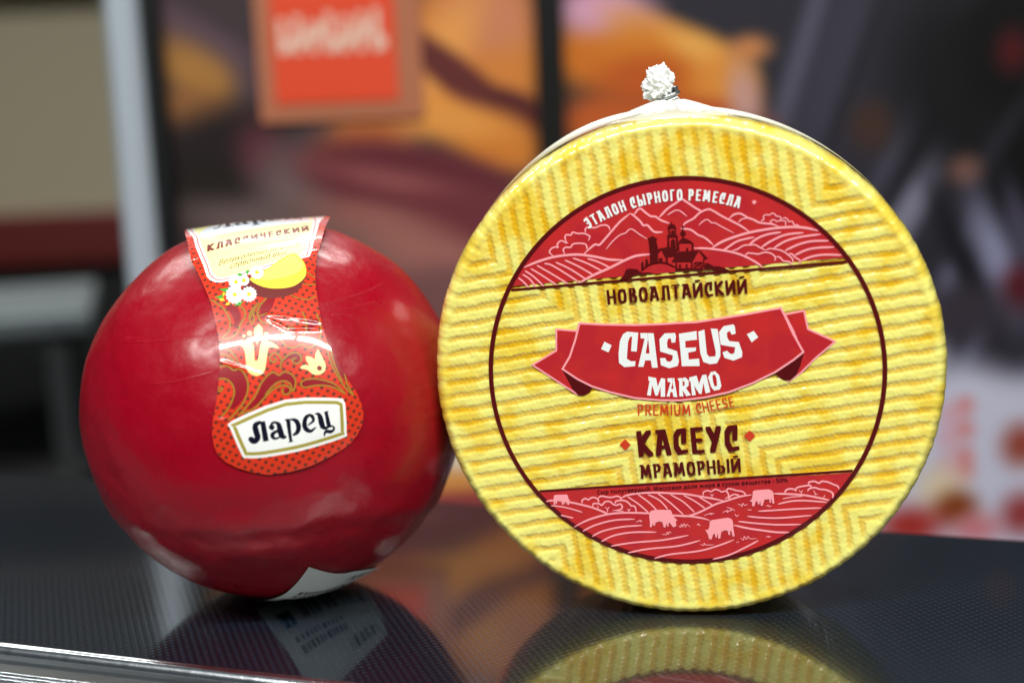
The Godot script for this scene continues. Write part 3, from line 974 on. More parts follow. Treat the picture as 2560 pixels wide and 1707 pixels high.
func wax_surface(wax: StandardMaterial3D, lean: Basis) -> void:
	# bloom, scuffs and mould lines on the wax
	var w := 1536
	var h := 768
	var cloud := noise(51, 0.012, 4).get_image(w, h)
	cloud.convert(Image.FORMAT_L8)
	var fine := noise(52, 0.11, 3).get_image(w, h)
	fine.convert(Image.FORMAT_L8)
	var gloss := Image.create(w, h, false, Image.FORMAT_L8)
	var high := Image.create(w, h, false, Image.FORMAT_L8)
	for y in h:
		for x in w:
			var c := cloud.get_pixel(x, y).r
			var f := fine.get_pixel(x, y).r
			var g := clampf(0.58 + 0.42 * (c - 0.5) + 0.22 * (f - 0.5), 0.36, 0.85)
			gloss.set_pixel(x, y, Color(g, g, g))
			var e := 0.5 + 0.22 * (f - 0.5) + 0.2 * (c - 0.5)
			high.set_pixel(x, y, Color(e, e, e))
	for s in SCUFFS:
		var line := PackedVector2Array()
		for k in range(0, s.size() - 1, 3):
			var d: Vector3 = lean.inverse() * Vector3(s[k], s[k + 1], s[k + 2]).normalized()
			line.append(Vector2(fposmod(atan2(d.z, d.x), TAU) / TAU * w, acos(clampf(d.y, -1, 1)) / PI * h))
		line = smooth_line(line, 8)
		for q in Geometry2D.offset_polyline(line, s[s.size() - 1] * 1.6, Geometry2D.JOIN_ROUND, Geometry2D.END_ROUND):
			paint_polygon(high, q, Color(0.72, 0.72, 0.72))
		for q in Geometry2D.offset_polyline(line, s[s.size() - 1] * 0.8, Geometry2D.JOIN_ROUND, Geometry2D.END_ROUND):
			paint_polygon(high, q, Color(0.95, 0.95, 0.95))
	var rng := RandomNumberGenerator.new()
	rng.seed = 77
	for k in 420:
		var p := Vector2i(rng.randi_range(0, w), rng.randi_range(int(h * 0.15), int(h * 0.85)))
		var e := rng.randf_range(0.62, 0.9)
		high.fill_rect(Rect2i(p, Vector2i(2, 2 if k % 4 else 1)), Color(e, e, e))
	wax.roughness_texture = ImageTexture.create_from_image(gloss)
	wax.roughness = 0.62
	wax.heightmap_enabled = true
	wax.heightmap_texture = ImageTexture.create_from_image(high)
	wax.heightmap_scale = 0.035


const CREASES := [
	[-329, 761, -150, 820, 0.00050, 0.012], [-150, 820, 209, 884, 0.00045, 0.016], [-336, 1011, -250, 1035, 0.0005, 0.012], [-334, 860, -280, 895, 0.0004, 0.010], [186, 715, 282, 741, 0.0003, 0.008],
	[-23, 341, 110, 309, 0.00045, 0.010], [110, 309, 244, 281, 0.00045, 0.011], [-18, 325, 71, 255, 0.0004, 0.009], [71, 255, 243, 246, 0.0004, 0.010], [-252, 143, -52, 39, 0.00035, 0.009], [-319, -137, -233, -143, 0.0005, 0.012]]
const SCUFFS := [
	[-0.619, 0.496, 0.609, -0.431, 0.517, 0.74, -0.185, 0.542, 0.82, 0.8], [-0.44, 0.327, 0.836, -0.293, 0.349, 0.89, -0.12, 0.389, 0.913, 0.6],
	[0.398, 0.651, 0.646, 0.516, 0.665, 0.54, 0.646, 0.691, 0.326, 1.2], [0.424, 0.603, 0.675, 0.518, 0.62, 0.589, 0.62, 0.625, 0.475, 0.9], [-0.66, 0.42, 0.62, -0.60, 0.50, 0.62, -0.52, 0.52, 0.68, 1.4]]


# ---------------------------------------------------------------- the ribbed yellow wheel

var rib_noise := noise(61, 190.0, 2)
var rib_patch := noise(62, 34.0, 3)
var rib_warp := noise(63, 55.0, 2)


func ribs_at(u: float, v: float) -> Vector2:
	# basket mould: grooves parallel to the nearer diagonal's arms meet in a cross; returns (depth 0..1, how much it is a groove)
	var a := deg_to_rad(8.5)
	var x := (u + 0.004) * cos(a) + (v + 0.008) * sin(a)
	var y := -(u + 0.004) * sin(a) + (v + 0.008) * cos(a)
	x += 0.0006 * rib_warp.get_noise_2d(u, v)
	y += 0.0006 * rib_warp.get_noise_2d(u + 3.0, v)
	var across := 0.0
	var along := 0.0
	if absf(y) > absf(x):
		across = x / 0.0069
		along = y
	else:
		across = y / 0.0069
		along = x
	var d := across - roundf(across)
	var tooth := along / 0.0024
	var k := roundf(across)
	var wave := sin(TAU * (tooth + 0.37 * k))
	var half := 0.20 + 0.028 * wave * signf(d) + 0.05 * rib_noise.get_noise_2d(u * 0.6, v * 0.6)
	var groove := 1.0 - smoothstep(half - 0.10, half + 0.12, absf(d))
	# a slanting rope of teeth lies in the bottom of each groove
	var rope := 0.5 + 0.5 * sin(TAU * (tooth + 0.37 * k + d * 1.3))
	return Vector2(groove * (1.0 - 0.14 * rope), groove)


func yellow_wheel() -> void:
	var turn := deg_to_rad(-8.0)
	var o := thing("yellow_cheese_wheel", "upright ribbed yellow cheese wheel in shiny clear film with a round red label", "cheese", WHEEL_AT, turn)
	# lathe of the body; the mould's ribs are pressed into the front face and round its edge
	var cols := 1401
	var round_r := 0.0060
	var round_z := 0.014
	var flat_r := WHEEL_R - round_r
	var prof := []   # r, z, how far round the edge (0 face, 1 side)
	for k in 246:
		prof.append([flat_r * k / 245.0, 0.0, 0.0])
	for k in range(1, 19):
		var a := PI / 2 * k / 18.0
		prof.append([flat_r + round_r * sin(a), -round_z + round_z * cos(a), k / 18.0])
	for k in range(1, 9):
		prof.append([WHEEL_R + 0.0002 * sin(PI * k / 8.0), -round_z - (WHEEL_T - 2.0 * round_z) * k / 8.0, 1.0])
	for k in range(1, 8):
		var a := PI / 2 * k / 7.0
		prof.append([flat_r + round_r * cos(a), -WHEEL_T + round_z - round_z * sin(a), 1.0])
	for k in range(1, 5):
		prof.append([flat_r * (1.0 - k / 4.0), -WHEEL_T, 1.0])
	var rows := prof.size()
	var pos := PackedVector3Array()
	var tint := PackedColorArray()
	pos.resize(rows * cols)
	tint.resize(rows * cols)
	var pale := Color(0.87, 0.80, 0.21)
	var deep := Color(0.76, 0.43, 0.008)
	var amber := Color(0.82, 0.58, 0.03)
	for i in rows:
		var r: float = prof[i][0]
		var z: float = prof[i][1]
		var t: float = prof[i][2]
		var fade := 1.0 - smoothstep(flat_r - 0.0035, flat_r + 0.0012, r) if t < 1.0 else 0.0
		for j in cols:
			var a := TAU * j / (cols - 1)
			var c := cos(a)
			var s := sin(a)
			var col := pale
			var q := Vector3(c * r, s * r, z)
			if t < 1.0 or i < 268:
				var rr := minf(r, flat_r - 0.0012)
				var g := ribs_at(c * rr, s * rr)
				var patch := clampf(rib_patch.get_noise_2d(c * r, s * r) * 2.2 + 0.15, 0.0, 1.0)
				var bump := rib_noise.get_noise_2d(c * r, s * r)
				q.z -= 0.00056 * g.x * fade - 0.00018 * bump
				# ribs run on over the edge as low bosses
				var over := (1.0 - fade) * (1.0 - smoothstep(0.35, 1.0, t))
				var out := 0.0003 * (1.0 - g.y) * over + 0.0002 * bump * t
				q += Vector3(c * sin(t * PI / 2), s * sin(t * PI / 2), cos(t * PI / 2)) * out
				q.x += c * 0.0004 * t * rib_warp.get_noise_2d(c * 0.09, s * 0.09)
				q.y += s * 0.0004 * t * rib_warp.get_noise_2d(c * 0.09, s * 0.09)
				col = pale.lerp(amber, patch * 0.75).lerp(deep, g.y * fade * (0.62 + 0.34 * patch))
				col = col.lerp(amber, t * 0.35)
			pos[i * cols + j] = q
			tint[i * cols + j] = col
	var rind := paint_of(Color.WHITE, 0.32, 0.5, 1.0, 0.06)
	rind.vertex_color_use_as_albedo = true
	rind.subsurf_scatter_enabled = true
	rind.subsurf_scatter_strength = 0.12
	var body := part("cheese_body", grid_mesh(rows, cols, pos, PackedVector2Array(), tint, false, true), rind, o)
	body.position = Vector3(0, WHEEL_R, 0)
	wheel_label(o)
	film_gather(o)


func arc_ring(r0: float, r1: float) -> void:
	for k in 180:
		var a := TAU * k / 180.0
		var b := TAU * (k + 1) / 180.0
		var p := [LABEL_AT + Vector2.from_angle(a) * r0, LABEL_AT + Vector2.from_angle(b) * r0, LABEL_AT + Vector2.from_angle(b) * r1, LABEL_AT + Vector2.from_angle(a) * r1]
		ink_triangle(p[0], p[1], p[2])
		ink_triangle(p[0], p[2], p[3])


func segment(a: Vector2, b: Vector2, r: float, upper: bool) -> PackedVector2Array:
	# the part of the round label beyond the line a-b
	var out := PackedVector2Array()
	var n := (b - a).orthogonal().normalized()
	if (n.y > 0.0) != upper:
		n = -n
	for k in 240:
		var p := LABEL_AT + Vector2.from_angle(TAU * k / 240.0 - PI / 2 if upper else TAU * k / 240.0 + PI / 2) * r
		if (p - a).dot(n) >= 0.0:
			out.append(p)
	return out


func wheel_label(o: Node3D) -> void:
	var maroon := paint_of(MAROON, 0.4, 0.3, 0.25, 0.12)
	var red := paint_of(PRINT_RED, 0.4, 0.3, 0.25, 0.12)
	# the cheese glimmers through the red ink unevenly
	var ramp := Gradient.new()
	ramp.set_color(0, Color(0.94, 0.92, 1.0))
	ramp.set_color(1, Color(1.0, 1.3, 0.95))
	ramp.set_offset(0, 0.35)
	ramp.set_offset(1, 0.8)
	var mottle := NoiseTexture2D.new()
	mottle.width = 256
	mottle.height = 256
	mottle.seamless = true
	mottle.noise = noise(71, 0.02, 4)
	mottle.color_ramp = ramp
	red.albedo_texture = mottle
	red.uv1_triplanar = true
	red.uv1_scale = Vector3(9, 9, 9)
	var pink := paint_of(PINK, 0.4, 0.3, 0.25, 0.12)
	var white := paint_of(Color(0.84, 0.87, 0.87), 0.35, 0.5, 0.6, 0.1)
	var scarlet := paint_of(Color(0.60, 0.045, 0.015), 0.35, 0.5, 0.6, 0.1)
	var up: Array = [Vector2(-816, 421), Vector2(754, 522)]
	var low: Array = [Vector2(-742, -580), Vector2(787, -477)]
	var up_a: Vector2 = up[0] * 0.0001
	var up_b: Vector2 = up[1] * 0.0001
	var low_a: Vector2 = low[0] * 0.0001
	var low_b: Vector2 = low[1] * 0.0001
	pen_down(0.24)
	arc_ring(LABEL_R - 0.0022, LABEL_R)
	for q in [[up_a, up_b, -1.0], [low_a, low_b, 1.0]]:
		var n: Vector2 = (q[1] - q[0]).orthogonal().normalized()
		n = n if n.y > 0.0 else -n
		var dir: Vector2 = (q[1] - q[0]).normalized()
		var foot: Vector2 = q[0] + dir * (LABEL_AT - q[0]).dot(dir)
		var reach := sqrt(maxf(pow(LABEL_R - 0.0024, 2.0) - foot.distance_squared_to(LABEL_AT), 0.0))
		pen_count += 10
		ink(PackedVector2Array([foot - dir * reach - n * 0.0006, foot + dir * reach - n * 0.0006, foot + dir * reach + n * 0.0006, foot - dir * reach + n * 0.0006]))
	var label := pen_up("round_label", maroon, o)
	label.position = Vector3(0, WHEEL_R, 0)
	label.set_meta("label", "round clear label with dark red rim and red printed fields")
	pen_down(0.20)
	ink(segment(up_a, up_b, LABEL_R - 0.0016, true))
	pen_up("upper_field", red, label)
	pen_down(0.20)
	ink(segment(low_a, low_b, LABEL_R - 0.0016, false))
	pen_up("lower_field", red, label)
	pen_down(0.34)
	draw_upper_landscape()
	pen_up("upper_landscape", pink, label)
	pen_down(0.46)
	draw_church()
	pen_up("church_drawing", maroon, label)
	pen_down(0.34)
	draw_lower_landscape()
	pen_up("lower_landscape", pink, label)
	for k in 4:
		pen_down(0.52)
		fill(cow_outline(k))
		pen_up("cow_drawing", pink, label)
	# the ribbon
	for k in 2:
		var tail := flat(ribbon_tail_outline(k))
		pen_down(0.28)
		ink(tail)
		pen_up("ribbon_tail", pink, label)
		pen_down(0.33)
		ink(Geometry2D.offset_polygon(tail, -0.00085, Geometry2D.JOIN_MITER)[0])
		pen_up("ribbon_tail_field", red, label)
		pen_down(0.36)
		fill(ribbon_fold_outline(k))
		pen_up("ribbon_fold", maroon, label)
	var band := flat(ribbon_outline())
	pen_down(0.42)
	ink(band)
	pen_up("ribbon", pink, label)
	pen_down(0.46)
	ink(Geometry2D.offset_polygon(band, -0.00095, Geometry2D.JOIN_MITER)[0])
	pen_up("ribbon_field", red, label)
	pen_down(0.51)
	draw_ribbon_lettering()
	pen_up("ribbon_lettering", white, label)
	for k in 4:
		pen_down(0.40)
		fill(diamond_outline(k))
		pen_up("diamond_mark", scarlet if k < 2 else pink, label)
	# the curved motto along the rim
	pen_down(0.40)
	var text := "ЭТАЛОН СЫРНОГО РЕМЕСЛА"
	var widths := []
	var total := 0.0
	for c in text:
		var w: float = lettering(c).pop_back() + (0.17 if c != " " else 0.0)
		widths.append(w)
		total += w
	var from := deg_to_rad(121.9)
	var to := deg_to_rad(71.0)
	var at := 0.0
	for k in text.length():
		var a := lerpf(from, to, (at + widths[k] * 0.5) / total)
		var half: float = (from - to) * 0.0828 * (widths[k] - 0.17) / total * 0.5
		var base := LABEL_AT + Vector2.from_angle(a) * 0.0828
		var right := Vector2(sin(a), -cos(a))
		if text[k] != " ":
			write_line(text[k], (base - right * half) * 10000.0, (base + right * half) * 10000.0, 53.0, Vector2(0.10, 0.07))
		at += widths[k]
	pen_up("motto_lettering", white, label)
	pen_down(0.36)
	write_line("НОВОАЛТАЙСКИЙ", Vector2(-362, 342), Vector2(295, 382), 70.0, Vector2(0.085, 0.06))
	pen_up("region_lettering", maroon, label)
	pen_down(0.36)
	write_line("PREMIUM", Vector2(-234, -199), Vector2(21, -203), 54.0, Vector2(0.06, 0.05))
	write_line("CHEESE", Vector2(52, -194), Vector2(231, -160), 52.0, Vector2(0.06, 0.05))
	pen_up("subtitle_lettering", scarlet, label)
	pen_down(0.36)
	write_line("КАСЕУС", Vector2(-233, -408), Vector2(251, -379), 131.0, Vector2(0.095, 0.07))
	pen_up("name_lettering", maroon, label)
	pen_down(0.36)
	write_line("МРАМОРНЫЙ", Vector2(-225, -516), Vector2(257, -483), 70.0, Vector2(0.085, 0.06))
	pen_up("kind_lettering", maroon, label)
	pen_down(0.40)
	var tri := type_triangles("Сыр полутвердый. Массовая доля жира в сухом веществе - 50%", "Droid Sans", 700)
	var ends: Array = [Vector2(-437, -595), Vector2(477, -534)]
	var a0: Vector2 = ends[0] * 0.0001
	var a1: Vector2 = ends[1] * 0.0001
	var ux := a1 - a0
	var uy := Vector2(-ux.y, ux.x).normalized() * 0.0021
	for k in range(0, tri.size(), 3):
		ink_triangle(a0 + ux * tri[k].x + uy * tri[k].y, a0 + ux * tri[k + 1].x + uy * tri[k + 1].y, a0 + ux * tri[k + 2].x + uy * tri[k + 2].y)
	pen_up("small_print", maroon, label)


func film_gather(o: Node3D) -> void:
	# clear film drawn up to the clip on top
	var knot := Vector3(-0.006, WHEEL_R * 2.0 + 0.0058, -WHEEL_T * 0.5)
	var pos := PackedVector3Array()
	var rows := 36
	var cols := 181
	var clear := PackedColorArray()
	var fold := noise(81, 2.2, 2)
	for i in rows:
		var t := i / float(rows - 1)
		for j in cols:
			var a := TAU * j / (cols - 1)
			var ring := Vector3(cos(a) * 0.098 - 0.004, 0.0, sin(a) * (WHEEL_T * 0.5 - 0.0015))
			var x := ring.x + knot.x * (1.0 - t)
			var foot := Vector3(ring.x, WHEEL_R + sqrt(maxf(pow(WHEEL_R + 0.0009, 2.0) - ring.x * ring.x, 0.0)), ring.z - WHEEL_T * 0.5)
			var edge := absf(ring.z) / (WHEEL_T * 0.5)
			foot.y -= 0.0042 * smoothstep(0.68, 1.0, edge)
			var neck := knot + Vector3(cos(a) * 0.0042, 0, sin(a) * 0.0042)
			var p := neck.lerp(foot, t)
			# hugging the rind near the foot, pulled taut near the neck
			var rind_y := WHEEL_R + sqrt(maxf(pow(WHEEL_R + 0.0009, 2.0) - p.x * p.x, 0.0))
			var taut := p.y
			var hug := maxf(rind_y, lerpf(taut, rind_y, smoothstep(0.25, 0.95, t)))
			p.y = hug if edge * t < 0.9 else lerpf(hug, p.y, smoothstep(0.9, 1.0, edge * t))
			var pleat := sin(a * 17.0 + 2.0 * fold.get_noise_2d(cos(a) * 3.0, sin(a) * 3.0) * 3.0)
			p.y += pleat * 0.0016 * (1.0 - t) * smoothstep(0.0, 0.12, t) + 0.0026 * sin(PI * t) * maxf(0.1, -cos(a))
			pos.append(p)
			clear.append(Color(1, 1, 1, lerpf(0.96, 0.50, smoothstep(0.25, 1.0, t))))
	var film := paint_of(Color(0.90, 0.90, 0.80), 0.30, 0.5, 0.8, 0.06)
	film.transparency = BaseMaterial3D.TRANSPARENCY_ALPHA
	film.vertex_color_use_as_albedo = true
	part("film_gather", grid_mesh(rows, cols, pos, PackedVector2Array(), clear, false, true), film, o)
	# metal clip: two turns of wire round the neck, tilted
	var wire := paint_of(Color(0.42, 0.44, 0.45), 0.3)
	wire.metallic = 0.9
	var axis := Vector3(-0.42, 0.9, 0.1).normalized()
	var side := axis.cross(Vector3.BACK).normalized()
	var front := side.cross(axis)
	var clip_path := PackedVector3Array()
	var clip_r := PackedFloat32Array()
	for k in 61:
		var f := k / 60.0
		var a := TAU * 2.0 * f + 0.8
		clip_path.append(knot + axis * (-0.0004 + 0.0044 * f) + (side * cos(a) * 0.0052 + front * sin(a) * 0.0046))
		clip_r.append(0.0011)
	part("clip", tube(clip_path, clip_r, 10), wire, o)
	# the gathered neck and the ruffled tuft above the clip
	var skin := paint_of(Color(0.86, 0.88, 0.87), 0.45, 0.5, 0.3, 0.15)
	skin.backlight_enabled = true
	skin.backlight = Color(0.3, 0.3, 0.3)
	var neck_path := PackedVector3Array()
	var neck_r := PackedFloat32Array()
	for k in 9:
		neck_path.append(knot + axis * (-0.004 + 0.0125 * k / 8.0))
		neck_r.append(0.0040 + 0.0008 * sin(k * 1.3))
	part("neck", tube(neck_path, neck_r, 14), skin, o)
	var tuft_at := knot + axis * 0.0040
	var lean := Vector3(-0.60, 0.78, 0.12).normalized()
	var lx := lean.cross(Vector3.BACK).normalized()
	var lz := lx.cross(lean)
	var crumple := noise(91, 0.8, 3)
	crumple.fractal_type = FastNoiseLite.FRACTAL_RIDGED
	var lobes := noise(92, 1.1, 2)
	for layer in 3:
		# three crumpled lobes of film bunched together
		var tp := PackedVector3Array()
		var nt := 60
		var na := 97
		var at: Vector3 = tuft_at + lean * [0.0050, 0.0070, 0.0066][layer] + lx * [-0.0026, 0.0030, 0.0002][layer] + lz * [0.001, -0.001, 0.003][layer]
		var size: Vector3 = [Vector3(0.0056, 0.0060, 0.0050), Vector3(0.0050, 0.0058, 0.0045), Vector3(0.0040, 0.0068, 0.0040)][layer]
		for i in nt:
			var th := PI * i / (nt - 1)
			for j in na:
				var a := TAU * j / (na - 1)
				var d := Vector3(sin(th) * cos(a), cos(th), sin(th) * sin(a))
				var n := 1.0 + 0.40 * lobes.get_noise_3dv(d * 1.6 + Vector3.ONE * layer * 7.0) + 0.07 * crumple.get_noise_3dv(d * 1.5 + Vector3.ONE * layer * 3.0)
				n += 0.09 * sin(a * 7.0 + d.y * 4.0 + layer) * sin(th) * (0.4 + 0.6 * (0.5 - 0.5 * cos(th)) )
				tp.append(at + (lx * d.x * size.x + lean * d.y * size.y + lz * d.z * size.z) * n)
		part("tuft", grid_mesh(nt, na, tp, PackedVector2Array(), PackedColorArray(), true, true), skin, o)


# ---------------------------------------------------------------- the prints, measured off in tenths of a millimetre (wheel) and label pixels (ball)

func draw_upper_landscape() -> void:
	stroke([-755, 528, -695, 552, -616, 574, -538, 583, -476, 582, -403, 569, -346, 556, -276, 553], 11.6)
	stroke([-492, 450, -425, 484, -347, 517, -276, 551, -222, 571, -157, 577], 11.6)
	stroke([-784, 478, -761, 459, -737, 431], 8.2)
	stroke([-764, 495, -730, 471, -703, 433], 8.2)
	stroke([-752, 512, -710, 482, -664, 436], 8.2)
	stroke([-724, 522, -666, 485, -603, 441], 8.2)
	stroke([-694, 537, -627, 496, -547, 445], 8.2)
	stroke([-658, 544, -625, 537, -564, 499, -492, 450], 8.2)
	stroke([-604, 550, -533, 514, -462, 465], 8.2)
	stroke([-560, 559, -493, 526, -425, 484], 8.2)
	stroke([-521, 568, -454, 541, -382, 502], 8.2)
	stroke([-452, 564, -400, 546, -343, 516], 8.2)
	stroke([-612, 578, -631, 598, -621, 615, -603, 622, -589, 620, -593, 634, -579, 649, -563, 649, -552, 641, -540, 642], 7.7)
	stroke([-548, 644, -555, 666, -547, 679, -527, 677, -517, 690, -496, 684, -465, 683, -446, 675, -437, 667, -445, 648], 7.7)
	stroke([-456, 687, -457, 704, -441, 713, -411, 709, -383, 719, -357, 719, -345, 709, -342, 695], 7.7)
	stroke([-558, 588, -565, 608, -553, 619, -531, 619, -517, 634, -486, 637, -459, 632, -452, 617, -456, 609], 7.7)
	stroke([-468, 586, -417, 628, -394, 627, -370, 650, -326, 699, -291, 736, -244, 772], 9.6)
	stroke([-244, 772, -229, 762, -199, 734, -184, 714, -165, 714, -139, 686, -120, 680, -94, 681], 9.6)
	stroke([-229, 763, -200, 793, -172, 773, -149, 756, -126, 753, -100, 735, -63, 721], 9.6)
	stroke([-108, 751, -76, 784, -50, 803, -34, 812, -4, 834], 9.6)
	stroke([-4, 834, 22, 816, 61, 788, 93, 770], 9.6)
	stroke([-362, 605, -332, 641, -296, 671, -269, 680, -250, 697, -231, 694, -204, 673, -167, 649], 5.8)
	stroke([-71, 759, -50, 772, -31, 781, -9, 775, 19, 751], 5.8)
	stroke([1, 706, 12, 721, 51, 741, 77, 765, 115, 781, 138, 775, 182, 747, 227, 723, 272, 697, 309, 669], 9.1)
	stroke([214, 735, 235, 753, 261, 758, 280, 750, 298, 738, 324, 728, 350, 714, 377, 709, 410, 705, 443, 691], 9.1)
	stroke([-11, 695, 35, 688, 68, 664, 102, 648, 139, 614], 9.1)
	stroke([73, 708, 96, 728, 115, 733, 133, 718, 148, 717, 182, 697, 236, 667], 5.8)
	stroke([257, 718, 272, 731, 298, 736], 5.8)
	stroke([362, 716, 364, 725, 373, 727, 371, 742, 384, 749, 399, 747, 410, 755, 423, 750, 429, 742, 446, 738, 451, 728, 440, 717], 5.8)
	stroke([410, 707, 403, 718, 418, 725, 432, 716, 442, 719, 470, 717, 471, 694], 5.8)
	stroke([455, 728, 470, 732, 484, 720, 486, 714, 503, 714, 510, 700, 525, 698, 533, 692], 5.8)
	stroke([132, 599, 173, 625, 230, 647, 305, 668, 384, 681, 443, 687, 510, 689, 570, 682, 618, 669], 11.6)
	stroke([50, 601, 116, 598, 192, 586, 248, 572, 293, 553, 334, 529, 368, 504], 9.6)
	stroke([184, 586, 211, 605, 256, 631, 328, 646], 9.6)
	stroke([305, 612, 342, 640, 391, 658, 451, 666], 9.6)
	stroke([361, 598, 406, 627, 473, 654, 553, 661], 9.6)
	stroke([417, 593, 473, 625, 547, 643, 631, 652], 9.6)
	stroke([469, 580, 529, 607, 592, 621, 667, 621], 9.6)
	stroke([510, 556, 566, 581, 621, 590, 692, 591], 9.6)
	stroke([543, 532, 592, 550, 651, 557, 725, 553], 9.6)
	stroke([226, 586, 248, 591, 263, 600, 282, 609, 305, 610, 331, 610, 353, 598, 383, 582], 7.2)
	stroke([286, 559, 297, 572, 323, 570, 346, 567, 376, 574, 405, 568, 424, 550, 420, 533], 7.2)
	stroke([383, 584, 398, 591, 428, 587, 458, 578, 484, 559, 502, 541, 504, 524], 7.2)
	stroke([428, 554, 446, 548, 461, 532, 487, 528, 499, 514], 7.2)
	stroke([484, 562, 499, 564, 514, 548, 536, 533, 536, 517], 7.2)

func draw_church() -> void:
	fill([-165, 652, -143, 663, -119, 649, -126, 642, -118, 605, -120, 532, -157, 533, -157, 579, -161, 643])
	fill([-118, 603, -74, 609, -52, 563, -88, 564, -101, 595])
	fill([-144, 565, -111, 603, -103, 597, -136, 561])
	fill([-83, 570, -73, 569, -74, 535, -83, 535])
	fill([-115, 559, -98, 558, -99, 535, -116, 536])
	fill([-74, 697, -67, 711, -56, 718, -52, 734, -50, 718, -36, 711, -30, 696])
	fill([-69, 697, -61, 697, -59, 661, -67, 662])
	fill([-40, 696, -33, 696, -33, 661, -40, 661])
	fill([-57, 661, -55, 684, -48, 690, -42, 682, -41, 661])
	fill([-75, 665, -26, 664, -24, 654, -75, 656])
	fill([-73, 656, -65, 655, -64, 602, -75, 602])
	fill([-34, 655, -26, 654, -21, 593, -32, 593])
	fill([-59, 602, -57, 640, -48, 649, -38, 640, -35, 594])
	fill([-78, 610, -29, 601, -27, 564, -64, 565])
	fill([-2, 710, 2, 710, 1, 685, -3, 685])
	fill([-9, 701, 8, 701, 8, 698, -9, 698])
	fill([-15, 672, -6, 684, -1, 689, 6, 683, 14, 671, 5, 660, -7, 660])
	fill([-24, 628, -15, 641, -5, 650, -2, 662, 3, 652, 36, 636, 46, 625])
	fill([38, 626, 48, 626, 47, 590, 39, 590])
	fill([-25, 629, -19, 629, -19, 591, -25, 591])
	fill([14, 604, 23, 604, 23, 590, 14, 590])
	fill([-56, 540, -23, 587, 72, 591, 41, 538])
	fill([-38, 509, 89, 508, 93, 495, -38, 494])
	fill([-38, 540, -32, 539, -30, 507, -38, 507])
	fill([-21, 528, -12, 527, -13, 506, -22, 506])
	fill([10, 528, 18, 528, 18, 506, 10, 506])
	fill([35, 538, 41, 538, 42, 507, 35, 507])
	fill([70, 591, 78, 591, 114, 552, 97, 548, 93, 558])
	fill([91, 550, 97, 550, 96, 510, 91, 510])
	fill([-304, 458, -281, 481, -270, 508, -250, 512, -216, 507, -200, 491, -163, 492, -128, 483, -193, 486, -251, 471, -281, 458])
	fill([-198, 506, -198, 537, -190, 546, -186, 522, -188, 506])
	fill([-180, 521, -177, 552, -171, 561, -165, 540, -163, 525])
	fill([96, 506, 100, 529, 114, 530, 142, 514, 164, 514, 194, 503, 215, 493, 164, 492])
	fill([5, 496, 77, 500, 164, 495, 164, 492, 77, 494])
	stroke([-201, 498, -162, 527, -120, 538, -78, 533, -38, 513], 6.7)
	stroke([49, 534, 85, 535], 3.9)
	stroke([49, 534, 51, 511], 3.9)
	stroke([85, 535, 86, 511], 3.9)
	stroke([51, 511, 85, 534], 3.9)
	stroke([50, 532, 86, 512], 3.9)

